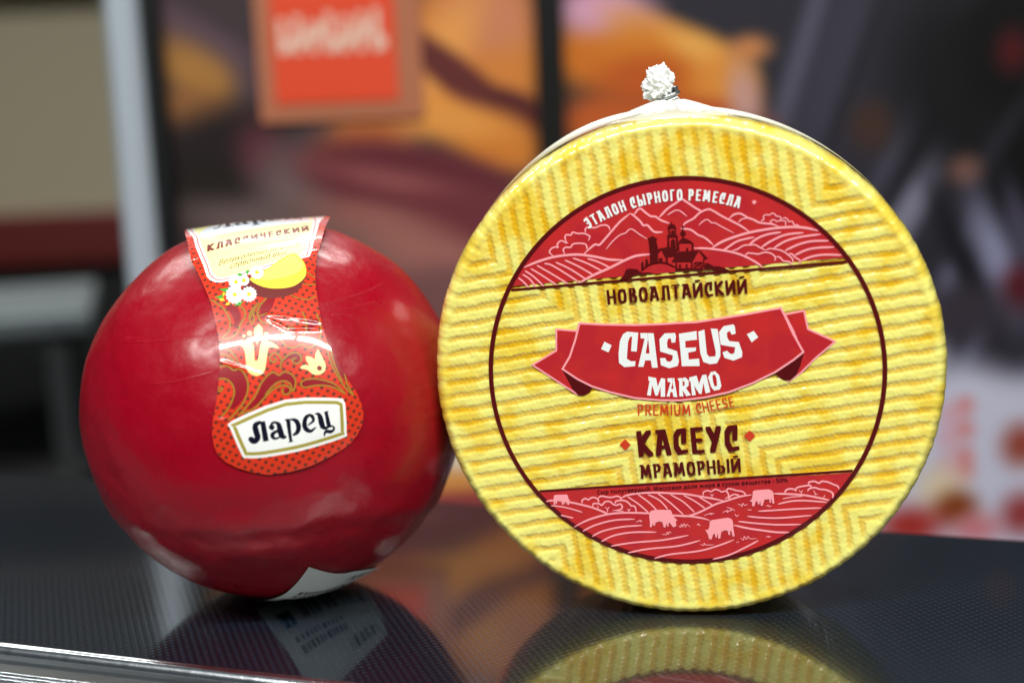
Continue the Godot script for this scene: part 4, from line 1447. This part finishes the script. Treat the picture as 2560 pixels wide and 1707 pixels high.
func draw_lower_landscape() -> void:
	stroke([-690, -630, -651, -625, -574, -634, -515, -647, -464, -661, -414, -681, -385, -695], 9.7)
	stroke([-556, -760, -503, -731, -440, -708, -377, -693, -304, -687, -195, -689, -123, -693, -69, -700, -4, -703, 61, -712, 104, -724], 9.7)
	stroke([-321, -613, -291, -598, -229, -588, -157, -585, -85, -588, -13, -592, 52, -603, 116, -614, 177, -628], 9.7)
	stroke([-69, -701, -15, -704, 15, -699, 69, -677, 134, -643, 191, -624, 249, -605, 305, -596], 9.7)
	stroke([219, -748, 283, -763, 354, -774, 425, -783, 482, -783], 9.7)
	stroke([408, -590, 479, -592, 549, -597, 619, -610, 672, -623], 9.7)
	stroke([-291, -605, -238, -643, -192, -685], 7.5)
	stroke([-240, -594, -187, -635, -151, -673], 7.5)
	stroke([-193, -594, -136, -624, -97, -669], 7.5)
	stroke([-146, -588, -86, -635, -22, -696], 7.5)
	stroke([-85, -594, -21, -632, 32, -684], 7.5)
	stroke([-20, -598, 34, -628, 83, -665], 7.5)
	stroke([52, -605, 88, -628, 119, -648], 7.5)
	stroke([-515, -640, -511, -623, -496, -615, -482, -621, -467, -611, -448, -611, -434, -622, -433, -636], 8.4)
	stroke([-434, -613, -419, -603, -393, -607, -368, -609, -342, -603, -324, -611, -323, -622], 8.4)
	stroke([-461, -661, -460, -643, -446, -640, -427, -643, -417, -649, -401, -632, -379, -630, -362, -643, -347, -649, -327, -643, -318, -655, -326, -670, -366, -676], 8.4)
	stroke([-351, -641, -347, -628, -317, -624, -296, -630, -281, -643, -274, -651, -256, -656, -250, -685], 8.4)
	stroke([-402, -657, -391, -670, -390, -685], 4.4)
	stroke([-380, -657, -391, -670], 4.4)
	stroke([-293, -666, -286, -677, -288, -685], 4.4)
	stroke([-278, -666, -286, -677], 4.4)
	stroke([-437, -651, -436, -666], 4.4)
	stroke([-348, -677, -311, -679], 4.4)
	stroke([-667, -651, -615, -657, -560, -670, -513, -685], 7.1)
	stroke([-620, -699, -591, -707, -558, -714], 7.1)
	stroke([-514, -781, -452, -750, -360, -725, -258, -719], 8.4)
	stroke([-469, -808, -417, -781, -324, -759, -222, -751], 8.4)
	stroke([-425, -834, -362, -803, -270, -786, -154, -785], 8.4)
	stroke([-378, -857, -272, -839, -125, -825, 0, -800], 8.4)
	stroke([-295, -891, -199, -871, -53, -855, 57, -826], 8.4)
	stroke([-167, -919, -91, -898, 48, -880, 138, -854, 219, -822], 8.4)
	stroke([116, -921, 192, -900, 264, -865, 336, -825], 8.4)
	stroke([429, -642, 496, -627, 567, -625, 662, -633], 8.4)
	stroke([335, -678, 426, -672, 532, -665, 634, -661], 8.4)
	stroke([283, -703, 354, -710, 443, -711, 588, -698], 8.4)
	stroke([240, -729, 319, -738, 425, -745, 538, -743], 8.4)
	stroke([451, -616, 496, -607, 546, -603], 5.7)
	stroke([463, -586, 468, -573, 486, -566, 511, -570, 514, -579], 8.8)
	stroke([512, -568, 528, -557, 560, -551, 581, -549, 586, -560], 8.8)
	stroke([574, -545, 577, -533, 602, -529, 623, -538, 637, -529, 665, -533, 689, -544, 710, -553, 717, -568], 8.8)
	stroke([570, -579, 577, -566, 602, -560, 626, -568, 654, -571, 682, -583, 689, -597, 686, -612], 8.8)
	stroke([74, -601, 76, -583, 96, -575, 113, -579, 131, -569, 149, -573, 163, -581, 181, -577, 192, -586, 195, -605, 177, -616], 7.5)
	stroke([187, -581, 192, -566, 213, -568, 235, -575, 260, -579, 274, -590, 277, -601], 7.5)
	stroke([195, -618, 206, -601, 224, -594, 242, -598, 245, -605], 7.5)
	stroke([108, -592, 117, -601], 4.0)
	stroke([126, -592, 117, -601, 117, -609], 4.0)
	stroke([528, -573, 539, -583, 539, -592], 4.0)
	stroke([548, -573, 539, -583], 4.0)
	stroke([597, -573, 605, -590, 604, -599], 4.0)
	stroke([618, -594, 605, -590], 4.0)
	stroke([651, -597, 644, -610], 4.0)
	stroke([238, -643, 252, -646, 259, -654, 263, -639, 273, -648, 286, -642], 4.0)
	stroke([76, -701, 97, -692, 115, -688, 105, -695, 128, -688], 4.0)
	stroke([164, -686, 191, -673, 187, -684, 209, -669, 205, -678], 4.0)
	stroke([186, -658, 209, -665, 226, -676], 4.0)
	stroke([374, -655, 383, -648, 387, -654, 399, -652], 4.0)
	stroke([285, -669, 296, -672, 305, -669], 4.0)
	stroke([225, -691, 233, -703, 244, -695], 4.0)
	stroke([57, -845, 72, -851, 76, -839, 84, -849, 122, -847], 4.0)
	stroke([250, -812, 264, -823, 268, -804, 279, -819, 286, -804, 297, -816, 329, -815], 4.0)
	stroke([371, -808, 384, -802, 384, -808, 396, -804], 4.0)
	stroke([230, -837, 243, -831], 4.0)
	stroke([-254, -732, -240, -730, -232, -723, -231, -732, -221, -725], 4.0)
	stroke([-46, -751, -37, -760, -33, -745, -26, -758, -21, -741, -12, -758, -8, -745, 10, -758], 4.0)
	stroke([-129, -795, -107, -797, -103, -785, -96, -795, -92, -783, -81, -789], 4.0)
	stroke([42, -750, 50, -741, 53, -750, 60, -748], 4.0)

func cow_outline(which: int) -> Array:
	return [[-652, -605, -646, -596, -587, -594, -582, -602, -579, -617, -572, -623, -578, -630, -576, -645, -585, -647, -592, -632, -598, -632, -600, -644, -604, -644, -605, -632, -607, -647, -612, -647, -614, -628, -636, -628, -637, -642, -642, -642, -643, -630, -646, -646, -653, -646, -653, -625],
		[-186, -688, -180, -677, -159, -671, -86, -671, -79, -679, -74, -700, -60, -715, -51, -724, -60, -730, -57, -753, -73, -760, -88, -738, -93, -736, -95, -755, -102, -755, -104, -738, -110, -760, -119, -760, -124, -734, -138, -730, -158, -736, -160, -751, -169, -751, -170, -738, -177, -759, -186, -759, -185, -738, -188, -707],
		[104, -729, 115, -722, 190, -710, 208, -716, 215, -729, 217, -767, 223, -803, 213, -805, 207, -778, 200, -778, 202, -797, 193, -797, 190, -776, 175, -774, 159, -782, 153, -816, 144, -816, 141, -786, 137, -811, 130, -809, 127, -790, 118, -797, 112, -820, 99, -818, 94, -794, 87, -782, 82, -771, 96, -771, 102, -756],
		[311, -579, 320, -573, 387, -568, 403, -575, 408, -586, 413, -639, 404, -639, 399, -616, 396, -618, 397, -635, 390, -635, 389, -618, 366, -620, 357, -650, 348, -650, 346, -627, 341, -644, 334, -642, 332, -627, 323, -631, 319, -652, 307, -652, 307, -631, 295, -627, 304, -620, 309, -605]][which]

func ribbon_outline() -> Array:
	return [-503, 259, -393, 251, -238, 246, -122, 248, -22, 253, 54, 255, 169, 271, 283, 288, 396, 308, 451, 316, 471, 275, 509, 189, 557, 99, 508, 59, 425, 3, 318, -51, 203, -94, 87, -119, -29, -132, -130, -130, -247, -118, -364, -88, -449, -59, -519, -22, -594, 31, -555, 94, -525, 178]

func ribbon_tail_outline(which: int) -> Array:
	return [[-615, 231, -504, 220, -514, 146, -540, 66, -573, 22, -508, -102, -525, -95, -740, 54, -619, 125],
		[460, 283, 558, 301, 576, 212, 705, 149, 606, 63, 542, -3, 489, -41, 474, -42, 539, 99, 501, 201]][which]

func ribbon_fold_outline(which: int) -> Array:
	return [[-592, 33, -558, 10, -446, -63, -462, -87, -490, -101, -514, -99, -540, -71, -563, -26],
		[419, 1, 555, 99, 538, 37, 519, -10, 489, -37, 462, -35, 436, -19]][which]

func draw_ribbon_lettering() -> void:
	fill([-272, 210, -220, 204, -229, 113, -256, 115, -249, 188, -261, 182, -270, 158, -277, 79, -258, 66, -236, 66, -239, 42, -290, 38, -315, 59, -316, 103, -308, 166, -292, 198])
	fill([-210, 202, -177, 202, -174, 172, -187, 103, -168, 103, -173, 172, -176, 202, -147, 200, -131, 33, -158, 33, -163, 69, -190, 70, -199, 38, -224, 39, -190, 175, -209, 177])
	fill([-95, 199, -46, 200, -42, 184, -46, 154, -63, 154, -67, 175, -80, 172, -85, 151, -83, 128, -38, 112, -30, 63, -37, 40, -77, 30, -116, 45, -119, 80, -94, 80, -88, 65, -74, 61, -61, 70, -58, 92, -118, 112, -120, 171])
	fill([-28, 196, 55, 208, 57, 166, 1, 161, 2, 128, 52, 129, 50, 112, 14, 104, 16, 71, 65, 75, 67, 39, -17, 39])
	fill([63, 205, 92, 214, 102, 97, 113, 83, 142, 85, 144, 105, 122, 219, 154, 216, 166, 124, 165, 85, 149, 51, 116, 47, 85, 58, 71, 102])
	fill([182, 229, 227, 237, 234, 229, 238, 192, 219, 188, 211, 206, 197, 198, 198, 175, 208, 157, 252, 152, 268, 103, 266, 79, 226, 63, 184, 77, 176, 104, 197, 111, 207, 100, 220, 94, 231, 101, 235, 127, 167, 140, 160, 201])
	fill([-382, 163, -348, 145, -364, 111, -399, 127])
	fill([290, 189, 322, 204, 343, 174, 312, 150])
	fill([-176, -9, -140, -17, -133, -59, -116, -17, -97, -21, -99, -109, -120, -109, -119, -59, -134, -103, -145, -103, -160, -50, -167, -103, -185, -101, -171, -30, -177, -28])
	fill([-87, -19, -64, -18, -62, -41, -70, -71, -58, -71, -61, -41, -62, -18, -54, -18, -41, -112, -60, -109, -63, -87, -73, -87, -77, -109, -92, -107, -72, -39, -84, -37])
	fill([-39, -20, -16, -18, -15, -34, -14, -58, -5, -53, -5, -37, -14, -34, -14, -18, 0, -16, 15, -32, 14, -56, 1, -68, 24, -102, 2, -108, -15, -78, -12, -108, -31, -108, -31, -36])
	fill([17, -16, 52, -7, 63, -47, 79, -5, 98, -3, 116, -89, 93, -95, 84, -43, 74, -97, 64, -97, 40, -56, 47, -102, 29, -104, 23, -36, 17, -34])
	fill([120, 10, 129, 11, 129, -6, 126, -10, 129, -38, 136, -61, 148, -58, 146, -22, 139, -3, 130, -5, 130, 11, 139, 13, 158, -6, 168, -58, 161, -76, 134, -81, 120, -65, 106, -17])

func diamond_outline(which: int) -> Array:
	return [[-296, -317, -269, -344, -295, -374, -324, -345], [298, -277, 325, -303, 299, -333, 271, -305], [-450, 763, -440, 755, -452, 744, -461, 753], [329, 819, 341, 810, 330, 797, 318, 809]][which]

func paint_ornaments(im: Image) -> void:
	paint(im, [305, 971, 331, 1025, 344, 1073, 328, 1123, 359, 1097, 379, 1060, 372, 1009, 353, 983], DEEP)
	paint(im, [507, 972, 553, 974, 532, 1027, 483, 1091, 464, 1068, 477, 1015], DEEP)
	paint(im, [245, 1309, 280, 1301, 309, 1321, 334, 1321, 359, 1347, 367, 1399, 354, 1450, 321, 1492, 295, 1507, 263, 1503, 293, 1460, 308, 1419, 295, 1381, 263, 1357, 236, 1356], DEEP)
	paint(im, [416, 1448, 443, 1399, 481, 1365, 521, 1377, 547, 1366, 580, 1380, 593, 1414, 582, 1451, 558, 1417, 524, 1409, 480, 1432, 437, 1479, 373, 1517, 353, 1515, 399, 1474], DEEP)
	paint(im, [618, 1431, 635, 1415, 682, 1412, 734, 1425, 786, 1452, 829, 1501, 767, 1461, 696, 1446, 635, 1450], DEEP)
	paint(im, [793, 1256, 796, 1318, 812, 1394, 843, 1453, 831, 1369, 811, 1318], DEEP)
	paint(im, [542, 1322, 574, 1289, 607, 1279, 626, 1291, 631, 1309, 615, 1326, 601, 1325, 594, 1309, 611, 1302, 583, 1301], DEEP)
	paint(im, [530, 1445, 562, 1442, 563, 1463, 544, 1473], DEEP)
	paint(im, [583, 1162, 593, 1139, 614, 1141, 595, 1178, 614, 1197, 649, 1196, 678, 1165, 681, 1117, 703, 1110, 739, 1111, 734, 1147, 684, 1201, 645, 1228, 600, 1225, 572, 1192], DEEP)
	paint(im, [567, 1202, 564, 1175, 583, 1158, 587, 1185, 611, 1218, 650, 1214, 687, 1177, 731, 1147, 736, 1187, 716, 1233, 678, 1250, 648, 1233, 601, 1244], SCARLET)
	paint_line(im, [245, 919, 293, 977, 316, 1030, 322, 1077, 310, 1119, 278, 1149, 317, 1156, 351, 1135, 374, 1088, 397, 1056, 396, 1018, 378, 988], 11, GOLD)
	paint_line(im, [466, 992, 430, 1029, 415, 1071, 426, 1100, 438, 1080, 439, 1043, 466, 992], 11, GOLD)
	paint_line(im, [511, 968, 474, 1011, 459, 1054, 471, 1101, 515, 1113], 11, GOLD)
	paint_line(im, [562, 1164, 551, 1193, 564, 1229, 600, 1251, 647, 1240, 677, 1257, 723, 1237, 743, 1195, 750, 1140, 740, 1077], 11, GOLD)
	paint_line(im, [617, 1139, 591, 1151, 592, 1174, 610, 1199, 649, 1198, 677, 1169, 681, 1117, 673, 1068], 11, GOLD)
	paint_line(im, [532, 1346, 543, 1315, 574, 1285, 607, 1276, 630, 1287, 637, 1306, 622, 1327, 601, 1328, 591, 1309, 611, 1304], 11, GOLD)
	paint_line(im, [533, 1335, 541, 1304, 530, 1277, 511, 1267, 490, 1279, 489, 1301, 505, 1312, 517, 1301, 511, 1291], 11, GOLD)
	paint_line(im, [247, 1293, 287, 1299, 312, 1323, 341, 1323, 362, 1351, 372, 1400, 360, 1451, 334, 1494, 319, 1510, 264, 1560], 11, GOLD)
	paint_line(im, [234, 1356, 263, 1357, 292, 1380, 304, 1422, 293, 1460, 267, 1503, 231, 1538], 11, GOLD)
	paint_line(im, [228, 1397, 250, 1403, 238, 1415, 226, 1410], 11, GOLD)
	paint_line(im, [310, 1542, 346, 1514, 401, 1457, 431, 1408, 470, 1370, 499, 1360, 520, 1377, 547, 1364, 580, 1380, 595, 1417, 577, 1461, 568, 1425, 542, 1408, 503, 1414, 461, 1447, 437, 1479], 11, GOLD)
	paint_line(im, [310, 1542, 387, 1519, 440, 1476, 493, 1437, 536, 1428, 562, 1442, 563, 1463, 544, 1473, 528, 1463, 532, 1444], 11, GOLD)
	paint_line(im, [829, 1501, 786, 1452, 734, 1425, 682, 1412, 635, 1415, 618, 1431, 635, 1450, 696, 1446, 767, 1461, 829, 1501], 11, GOLD)
	paint_line(im, [780, 1220, 770, 1266, 776, 1328, 797, 1397, 827, 1459, 870, 1513, 846, 1454, 838, 1370], 11, GOLD)
	paint_line(im, [788, 1244, 788, 1298, 798, 1359, 822, 1437], 11, GOLD)
	paint_line(im, [258, 1186, 296, 1214, 321, 1245, 338, 1285], 11, GOLD)
	paint_line(im, [257, 1229, 293, 1247, 321, 1279], 11, GOLD)
	paint_line(im, [472, 992, 440, 1029, 418, 1080], 9, GOLD)
	paint_line(im, [486, 990, 465, 1021, 457, 1065, 503, 1056], 9, GOLD)
	paint_line(im, [723, 822, 742, 842, 759, 857], 9, GOLD)
	paint_line(im, [693, 895, 721, 903, 753, 903], 9, GOLD)
	paint_line(im, [620, 960, 661, 983, 706, 993, 748, 973], 9, GOLD)
	paint(im, [324, 1190, 349, 1184, 392, 1184, 411, 1195, 420, 1225, 416, 1287, 427, 1294, 436, 1279, 450, 1225, 466, 1201, 490, 1205, 519, 1223, 537, 1248, 497, 1236, 483, 1252, 469, 1306, 456, 1347, 437, 1364, 415, 1368, 386, 1351, 375, 1325, 376, 1255, 370, 1220, 348, 1199], CREAM)
	paint(im, [456, 1109, 471, 1133, 469, 1164, 447, 1191, 436, 1220, 435, 1189, 428, 1153, 435, 1127], CREAM)
	paint(im, [420, 1153, 415, 1162, 406, 1164, 398, 1159, 396, 1149, 400, 1140, 409, 1137, 417, 1143], CREAM)
	paint(im, [497, 1171, 493, 1180, 484, 1182, 477, 1177, 474, 1168, 479, 1160, 487, 1157, 495, 1162], CREAM)
	paint(im, [388, 1161, 385, 1167, 379, 1168, 374, 1165, 373, 1158, 376, 1153, 381, 1151, 386, 1155], CREAM)
	paint(im, [520, 1192, 517, 1197, 512, 1199, 507, 1196, 505, 1190, 508, 1184, 514, 1183, 519, 1186], CREAM)
	paint(im, [722, 1266, 733, 1295, 749, 1341, 748, 1363, 736, 1385, 709, 1395, 681, 1389, 659, 1367, 624, 1354, 645, 1340, 669, 1344, 658, 1319, 661, 1299, 685, 1305, 700, 1315, 707, 1290], CREAM)
	paint(im, [730, 1364, 725, 1373, 715, 1376, 707, 1371, 704, 1362, 709, 1353, 719, 1350, 727, 1354], DEEP)

func paint_plaques(im: Image) -> void:
	var plaque: Array = [263, 1597, 277, 1566, 535, 1497, 789, 1520, 817, 1538, 823, 1565, 814, 1698, 796, 1721, 607, 1747, 484, 1755, 387, 1758, 325, 1753, 303, 1735]
	paint(im, plaque, PAPER)
	paint(im, inset(plaque, 14), Color(0.36, 0.30, 0.05))
	paint(im, inset(plaque, 30), PAPER)
	paint(im, [407, 1586, 430, 1585, 437, 1681, 410, 1683], INK)
	paint_brush(im, [405, 1589, 383, 1600, 383, 1628, 387, 1657, 376, 1675, 360, 1677, 351, 1666], [7.9, 12.3, 14.2, 14.2, 11.9, 8.9, 6.9], INK)
	paint_brush(im, [356, 1665, 358, 1666], [13.8, 13.8], INK)
	paint_brush(im, [457, 1618, 458, 1620], [13.0, 13.0], INK)
	paint_brush(im, [454, 1612, 464, 1599, 481, 1600, 492, 1613, 495, 1642, 500, 1664, 509, 1673, 520, 1672], [5.5, 5.9, 6.3, 11.1, 14.2, 13.4, 8.9, 2.8], INK)
	paint_brush(im, [496, 1639, 469, 1644, 456, 1656, 459, 1669, 474, 1675, 498, 1664], [4.9, 7.9, 9.9, 7.9, 5.1, 4.0], INK)
	paint(im, [520, 1591, 546, 1592, 546, 1649, 547, 1698, 554, 1695, 554, 1699, 527, 1702, 527, 1698, 532, 1697, 529, 1646, 527, 1596, 520, 1596], INK)
	paint_brush(im, [538, 1598, 556, 1594, 577, 1607, 583, 1636, 573, 1659, 555, 1668], [3.2, 5.5, 11.1, 12.3, 9.9, 4.7], INK)
	paint_brush(im, [629, 1632, 656, 1614, 654, 1594, 640, 1585, 621, 1597, 612, 1626, 618, 1650, 638, 1662, 664, 1648], [2.8, 6.7, 8.7, 6.7, 9.9, 11.5, 11.5, 7.9, 2.8], INK)
	paint_brush(im, [670, 1583, 683, 1584, 691, 1601, 695, 1634, 703, 1655, 717, 1659], [3.2, 6.3, 12.3, 13.8, 9.9, 5.9], INK)
	paint(im, [710, 1579, 736, 1576, 736, 1579, 731, 1583, 740, 1654, 714, 1659, 703, 1657, 718, 1650, 715, 1584], INK)
	paint_brush(im, [685, 1652, 714, 1658, 743, 1653], [2.0, 4.0, 3.6], INK)
	paint_brush(im, [740, 1650, 752, 1661, 749, 1674, 733, 1680, 715, 1675, 704, 1683, 702, 1695], [2.8, 5.1, 5.9, 8.7, 8.7, 5.1, 2.8], INK)
	var plate: Array = [201, 395, 208, 521, 231, 685, 253, 793, 358, 822, 705, 722, 756, 686, 781, 586, 836, 316, 842, 0, 212, 0]
	paint(im, plate, PAPER)
	paint(im, inset(plate, 14), Color(0.62, 0.16, 0.14))
	paint(im, inset(plate, 20), PAPER)
	paint(im, inset(plate, 30), Color(0.88, 0.86, 0.40))
	paint(im, [423, 814, 407, 846, 402, 879, 426, 921, 472, 954, 530, 974, 605, 970, 666, 940, 702, 876, 715, 842, 603, 800, 495, 807], RIND)
	paint(im, [439, 835, 466, 812, 534, 776, 605, 717, 671, 672, 703, 713, 721, 775, 715, 842, 683, 885, 641, 912, 583, 919, 520, 907, 470, 875], BUTTER)
	paint(im, [469, 820, 533, 786, 603, 731, 666, 690, 694, 725, 710, 775, 672, 826, 598, 851, 526, 855, 485, 838], Color(0.88, 0.78, 0.16))
	paint(im, [289, 865, 339, 869, 322, 897], Color(0.06, 0.36, 0.04))
	paint(im, [263, 909, 307, 903, 300, 933], Color(0.06, 0.36, 0.04))
	paint(im, [383, 784, 401, 783, 420, 808, 388, 801], Color(0.06, 0.36, 0.04))
	paint(im, [427, 773, 449, 766, 434, 806], Color(0.06, 0.36, 0.04))
	paint(im, [349, 981, 372, 964, 400, 966, 380, 988], Color(0.06, 0.36, 0.04))
	paint(im, [305, 888, 318, 897, 305, 921], Color(0.75, 0.62, 0.02))
	paint(im, [283, 924, 305, 925, 310, 944, 289, 939], Color(0.75, 0.62, 0.02))
	paint(im, [308, 966, 323, 955, 336, 969, 318, 973], Color(0.75, 0.62, 0.02))
	paint(im, [488, 800, 509, 809, 517, 800, 511, 788, 490, 790], Color(0.72, 0.74, 0.78))
	paint(im, [486, 804, 502, 825, 511, 821, 510, 807, 490, 795], PAPER)
	paint(im, [482, 806, 490, 834, 500, 837, 502, 824, 489, 800], Color(0.72, 0.74, 0.78))
	paint(im, [479, 805, 477, 836, 485, 845, 491, 834, 486, 804], PAPER)
	paint(im, [476, 802, 465, 829, 469, 842, 478, 836, 483, 806], Color(0.72, 0.74, 0.78))
	paint(im, [474, 798, 456, 816, 456, 830, 466, 830, 479, 805], PAPER)
	paint(im, [474, 793, 453, 797, 448, 811, 457, 817, 476, 802], Color(0.72, 0.74, 0.78))
	paint(im, [475, 788, 455, 778, 447, 787, 453, 799, 474, 798], PAPER)
	paint(im, [478, 784, 462, 762, 452, 765, 454, 780, 474, 793], Color(0.72, 0.74, 0.78))
	paint(im, [481, 782, 474, 752, 464, 748, 461, 763, 475, 788], PAPER)
	paint(im, [485, 783, 487, 750, 479, 740, 473, 752, 478, 784], Color(0.72, 0.74, 0.78))
	paint(im, [488, 786, 499, 757, 495, 743, 486, 750, 481, 782], PAPER)
	paint(im, [490, 790, 508, 772, 508, 756, 498, 756, 485, 783], Color(0.72, 0.74, 0.78))
	paint(im, [490, 796, 511, 790, 516, 777, 507, 770, 488, 786], PAPER)
	paint(im, [493, 796, 488, 805, 481, 808, 474, 803, 471, 792, 475, 783, 483, 780, 490, 785], Color(0.72, 0.55, 0.02))
	paint(im, [381, 845, 402, 855, 411, 847, 404, 835, 382, 835], Color(0.72, 0.74, 0.78))
	paint(im, [378, 849, 395, 870, 405, 868, 403, 854, 382, 840], PAPER)
	paint(im, [375, 850, 383, 879, 393, 883, 396, 869, 381, 845], Color(0.72, 0.74, 0.78))
	paint(im, [371, 849, 369, 879, 377, 889, 384, 878, 378, 848], PAPER)
	paint(im, [368, 846, 357, 872, 361, 885, 371, 880, 375, 850], Color(0.72, 0.74, 0.78))
	paint(im, [366, 841, 348, 858, 347, 872, 358, 873, 371, 849], PAPER)
	paint(im, [366, 836, 344, 840, 339, 852, 348, 859, 368, 846], Color(0.72, 0.74, 0.78))
	paint(im, [367, 832, 346, 821, 337, 829, 344, 841, 366, 842], PAPER)
	paint(im, [370, 828, 353, 805, 343, 808, 345, 823, 366, 837], Color(0.72, 0.74, 0.78))
	paint(im, [373, 827, 365, 796, 355, 792, 352, 807, 367, 832], PAPER)
	paint(im, [377, 828, 379, 795, 371, 785, 364, 797, 370, 828], Color(0.72, 0.74, 0.78))
	paint(im, [380, 831, 391, 803, 387, 789, 377, 795, 373, 827], PAPER)
	paint(im, [382, 835, 401, 818, 401, 803, 390, 802, 377, 828], Color(0.72, 0.74, 0.78))
	paint(im, [382, 840, 404, 837, 409, 824, 400, 816, 380, 831], PAPER)
	paint(im, [385, 841, 381, 849, 373, 851, 366, 846, 364, 836, 368, 827, 375, 825, 382, 831], Color(0.72, 0.55, 0.02))
	paint(im, [419, 842, 435, 850, 441, 843, 437, 834, 419, 835], Color(0.72, 0.74, 0.78))
	paint(im, [417, 845, 429, 861, 437, 859, 435, 848, 420, 838], PAPER)
	paint(im, [414, 846, 420, 868, 428, 871, 430, 860, 419, 842], Color(0.72, 0.74, 0.78))
	paint(im, [411, 845, 410, 869, 416, 876, 421, 868, 417, 845], PAPER)
	paint(im, [409, 843, 400, 863, 404, 873, 411, 869, 414, 846], Color(0.72, 0.74, 0.78))
	paint(im, [407, 840, 393, 853, 393, 864, 401, 864, 411, 846], PAPER)
	paint(im, [407, 836, 390, 839, 387, 849, 394, 854, 409, 843], Color(0.72, 0.74, 0.78))
	paint(im, [408, 832, 392, 824, 385, 831, 390, 840, 407, 840], PAPER)
	paint(im, [410, 830, 398, 812, 390, 815, 391, 826, 407, 836], Color(0.72, 0.74, 0.78))
	paint(im, [413, 828, 407, 805, 399, 802, 397, 813, 408, 832], PAPER)
	paint(im, [416, 829, 417, 804, 411, 797, 406, 806, 410, 830], Color(0.72, 0.74, 0.78))
	paint(im, [418, 831, 427, 810, 423, 800, 416, 804, 413, 828], PAPER)
	paint(im, [419, 835, 434, 821, 434, 810, 426, 809, 416, 829], Color(0.72, 0.74, 0.78))
	paint(im, [420, 839, 437, 835, 440, 825, 433, 820, 418, 831], PAPER)
	paint(im, [424, 839, 420, 848, 412, 850, 405, 845, 403, 835, 407, 826, 415, 824, 422, 829], Color(0.72, 0.55, 0.02))
	paint(im, [436, 937, 459, 947, 468, 938, 461, 927, 437, 927], Color(0.72, 0.74, 0.78))
	paint(im, [433, 941, 451, 961, 462, 959, 459, 945, 438, 932], PAPER)
	paint(im, [430, 942, 438, 970, 449, 974, 452, 960, 436, 937], Color(0.72, 0.74, 0.78))
	paint(im, [426, 941, 424, 971, 432, 980, 440, 970, 434, 941], PAPER)
	paint(im, [422, 938, 411, 964, 415, 977, 425, 971, 430, 942], Color(0.72, 0.74, 0.78))
	paint(im, [420, 934, 401, 951, 401, 965, 412, 965, 426, 941], PAPER)
	paint(im, [420, 929, 397, 933, 392, 945, 401, 952, 423, 939], Color(0.72, 0.74, 0.78))
	paint(im, [422, 924, 399, 915, 390, 923, 397, 935, 421, 934], PAPER)
	paint(im, [424, 921, 407, 899, 396, 902, 398, 916, 420, 929], Color(0.72, 0.74, 0.78))
	paint(im, [428, 920, 419, 890, 409, 886, 406, 900, 421, 925], PAPER)
	paint(im, [432, 920, 434, 889, 425, 879, 418, 891, 424, 921], Color(0.72, 0.74, 0.78))
	paint(im, [435, 923, 447, 896, 443, 883, 433, 889, 428, 920], PAPER)
	paint(im, [437, 928, 457, 910, 457, 896, 446, 895, 432, 920], Color(0.72, 0.74, 0.78))
	paint(im, [438, 933, 461, 928, 466, 915, 456, 909, 435, 923], PAPER)
	paint(im, [439, 933, 435, 941, 428, 943, 421, 938, 418, 929, 422, 921, 430, 919, 437, 924], Color(0.72, 0.55, 0.02))
	paint(im, [369, 927, 396, 939, 407, 929, 399, 915, 371, 915], Color(0.72, 0.74, 0.78))
	paint(im, [366, 931, 387, 956, 400, 953, 397, 937, 371, 921], PAPER)
	paint(im, [362, 932, 372, 966, 385, 970, 388, 955, 370, 926], Color(0.72, 0.74, 0.78))
	paint(im, [357, 931, 355, 966, 365, 977, 374, 965, 366, 930], PAPER)
	paint(im, [353, 927, 339, 957, 345, 972, 357, 967, 362, 932], Color(0.72, 0.74, 0.78))
	paint(im, [351, 922, 328, 941, 328, 957, 341, 958, 357, 931], PAPER)
	paint(im, [351, 916, 323, 919, 317, 934, 329, 942, 354, 928], Color(0.72, 0.74, 0.78))
	paint(im, [352, 911, 325, 898, 315, 907, 323, 921, 351, 922], PAPER)
	paint(im, [356, 907, 335, 880, 322, 882, 325, 900, 351, 916], Color(0.72, 0.74, 0.78))
	paint(im, [360, 905, 350, 870, 337, 864, 334, 881, 352, 911], PAPER)
	paint(im, [365, 906, 367, 869, 356, 857, 348, 870, 355, 907], Color(0.72, 0.74, 0.78))
	paint(im, [368, 910, 382, 878, 377, 862, 365, 869, 360, 905], PAPER)
	paint(im, [371, 915, 394, 895, 394, 878, 381, 877, 364, 906], Color(0.72, 0.74, 0.78))
	paint(im, [371, 921, 399, 917, 405, 902, 393, 894, 368, 910], PAPER)
	paint(im, [371, 921, 367, 929, 360, 931, 353, 925, 350, 916, 354, 908, 362, 906, 369, 912], Color(0.72, 0.55, 0.02))
